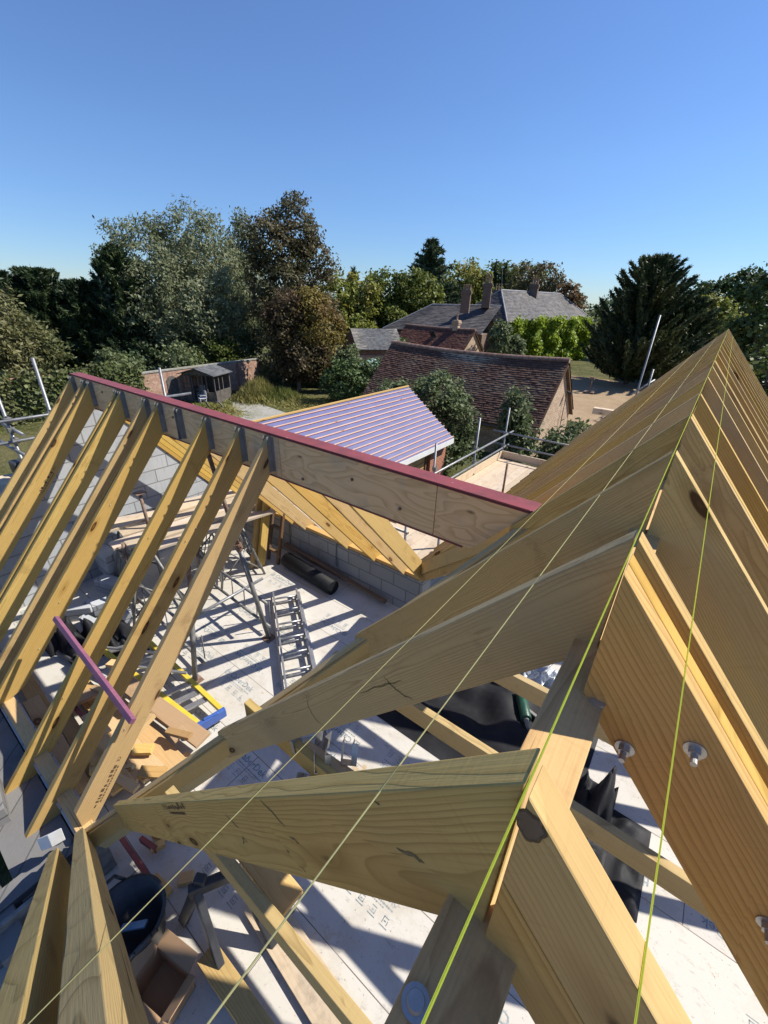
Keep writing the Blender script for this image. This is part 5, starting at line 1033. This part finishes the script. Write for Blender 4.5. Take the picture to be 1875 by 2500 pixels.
m = MB(); sbox(m, .07, .0, .98, .57, .012, 1.8); m.build('window_glass', M['glass'], e)
rf = MB(); mid = wS/2
for sg in (-1, 1):
    q0, q1 = sp(mid, -.3, 2.42), sp(mid+sg*(mid+.18), -.3, 1.98); rf.prism([q0, q1, q1+Vector((0, 0, -.05)), q0+Vector((0, 0, -.05))], uy*(dS+.5))
rf.build('roof', M['felt'], e)
m = MB(); m.prism([sp(.05, .0, 1.99), sp(wS-.05, .0, 1.99), sp(mid, .0, 2.36)], uy*.05); m.build('gable_board', M['shed'], e)
def chair(p, rz, lab, mat):
    e2 = empty('garden_chair', p, lab, 'chair', 'chairs in the summerhouse'); q = Matrix.Translation(p)@Matrix.Rotation(rz, 4, 'Z'); P = lambda *v: q@Vector(v)
    m = MB(); m.bar(P(-.24, 0, .42), P(.24, 0, .42), .46, .04); m.build('seat', M[mat], e2, .01)
    m = MB(); m.bar(P(-.25, .24, .68), P(.25, .24, .68), .04, .5); m.build('backrest', M[mat], e2, .015)
    for a in (-.22, .22):
        m = MB(); m.bar(P(a, -.2, .62), P(a, .24, .62), .05, .03); m.build('armrest', M[mat], e2, .005)
        for b in (-.2, .2):
            m = MB(); m.tube(P(a, b, 0), P(a, b, .42), .022, 6); m.build('leg', M[mat], e2)
chair(tuple(sp(.95, .6, .14)), .45, 'pale lilac garden chair just inside the summerhouse door', 'plasticgrey')
chair(tuple(sp(1.75, -.45, .0)), -.3, 'white garden chair outside the summerhouse front', 'white')
for k, (a, b, a2, b2) in enumerate([((-27.4, 16.3), (-26.6, 15.6), .1, .6), ((-26.6, 16.9), (-25.9, 16.1), .1, .6)]):
    tag(plank('timber_rail', (*a, G+.05), (*b, G+.75), .10, .09, M['galvdull'], (0, 0, 1)), ['grey wooden rail post nearer the summerhouse', 'grey wooden rail post nearer the path'][k], 'rail')
e = empty('garden_parasol', (-23.6, 29.8, G), 'pale green open parasol between the yew bush and the barn', 'parasol')
m = MB(); n = 8; ap = (-23.6, 29.8, -4.52); m.poly([ap]+[(-23.6+1.25*math.cos(k*math.pi/4), 29.8+1.25*math.sin(k*math.pi/4), -5.05) for k in range(8)], [(0, 1+k, 1+(k+1) % 8) for k in range(8)]); o = m.build('canopy', M['parasol'], e); sm = o.modifiers.new('thick', 'SOLIDIFY'); sm.thickness = .02
m = MB(); m.tube((-23.6, 29.8, G), (-23.6, 29.8, -4.45), .03, 8); m.build('pole', M['shed'], e)
# far houses and low white roofs
def far_house(x, y, ang, Ln, w, ze, zr, lab, wm, rm, chim=True):
    d = Vector((math.cos(ang), math.sin(ang), 0)); s = Vector((-d.y, d.x, 0)); c = Vector((x, y, 0)); e = empty('far_house', (x, y, G), lab, 'house', 'houses on the skyline')
    m = MB(); m.prism([c-s*w+Vector((0, 0, G)), c+s*w+Vector((0, 0, G)), c+s*w+Vector((0, 0, ze)), c+Vector((0, 0, zr-.1)), c-s*w+Vector((0, 0, ze))], d*Ln); m.build('wall', M[wm], e)
    m = MB()
    for q in (-1, 1): slab(m, c-d*.3+Vector((0, 0, zr)), c+d*(Ln+.3)+Vector((0, 0, zr)), s*q*(w+.35)+Vector((0, 0, ze-zr-.15)), .15)
    r = m.build('roof', M[rm], e)
    if chim: m = MB(); m.box(c+d*Ln*.5+Vector((0, 0, zr+.3)), (.45, .35, .7), ang); m.build('chimney', M['housebrick'], r)
far_house(-22, 120, .5, 9, 3.6, -1.4, 1.6, 'far brown-roofed house left of the dark conifer', 'rubble', 'pallet')
far_house(-14, 122, .35, 12, 3.8, -2.4, .9, 'far house with a long dark roof touching the conifer', 'rubble', 'pallet')
for k, (x, y, z, a, b) in enumerate([(-1.2, 56, -3.3, 2.0, 1.1), (2.0, 58, -4.2, 3.2, 1.6), (3.0, 66, -2.4, 1.6, 1.0), (3.0, 47, -5.0, 2.2, 1.3)]):
    e = empty('low_shed', (x, y, G), ['low flat-roofed shed with a grey edge left of the roof peak', 'low white-roofed shed just right of the roof peak', 'small white-roofed shed farther off by the trees', 'pale roofed shed low behind the sunny rafters'][k], 'shed', 'low sheds beyond the roof peak')
    m = MB(); m.bb((x-a, y-b, G), (x+a, y+b, z-.15)); m.build('wall', M['shed'], e); m = MB(); m.bb((x-a-.15, y-b-.15, z-.15), (x+a+.15, y+b+.15, z)); m.build('roof', M['fascia'] if k else M['galvdull'], e)
# yard odds and ends
e = empty('water_pump', (-8.6, 43.0, G), 'small dark iron stand on the gravel yard', 'stand'); m = MB(); m.tube((-8.6, 43, G), (-8.6, 43, G+1.3), .05, 8); m.build('post', M['rust'], e)
m = MB(); m.box((-8.6, 43, G+.08), (.45, .35, .08)); m.build('foot', M['rust'], e); m = MB(); m.box((-8.6, 43, G+1.35), (.18, .12, .1)); m.build('head', M['rust'], e)
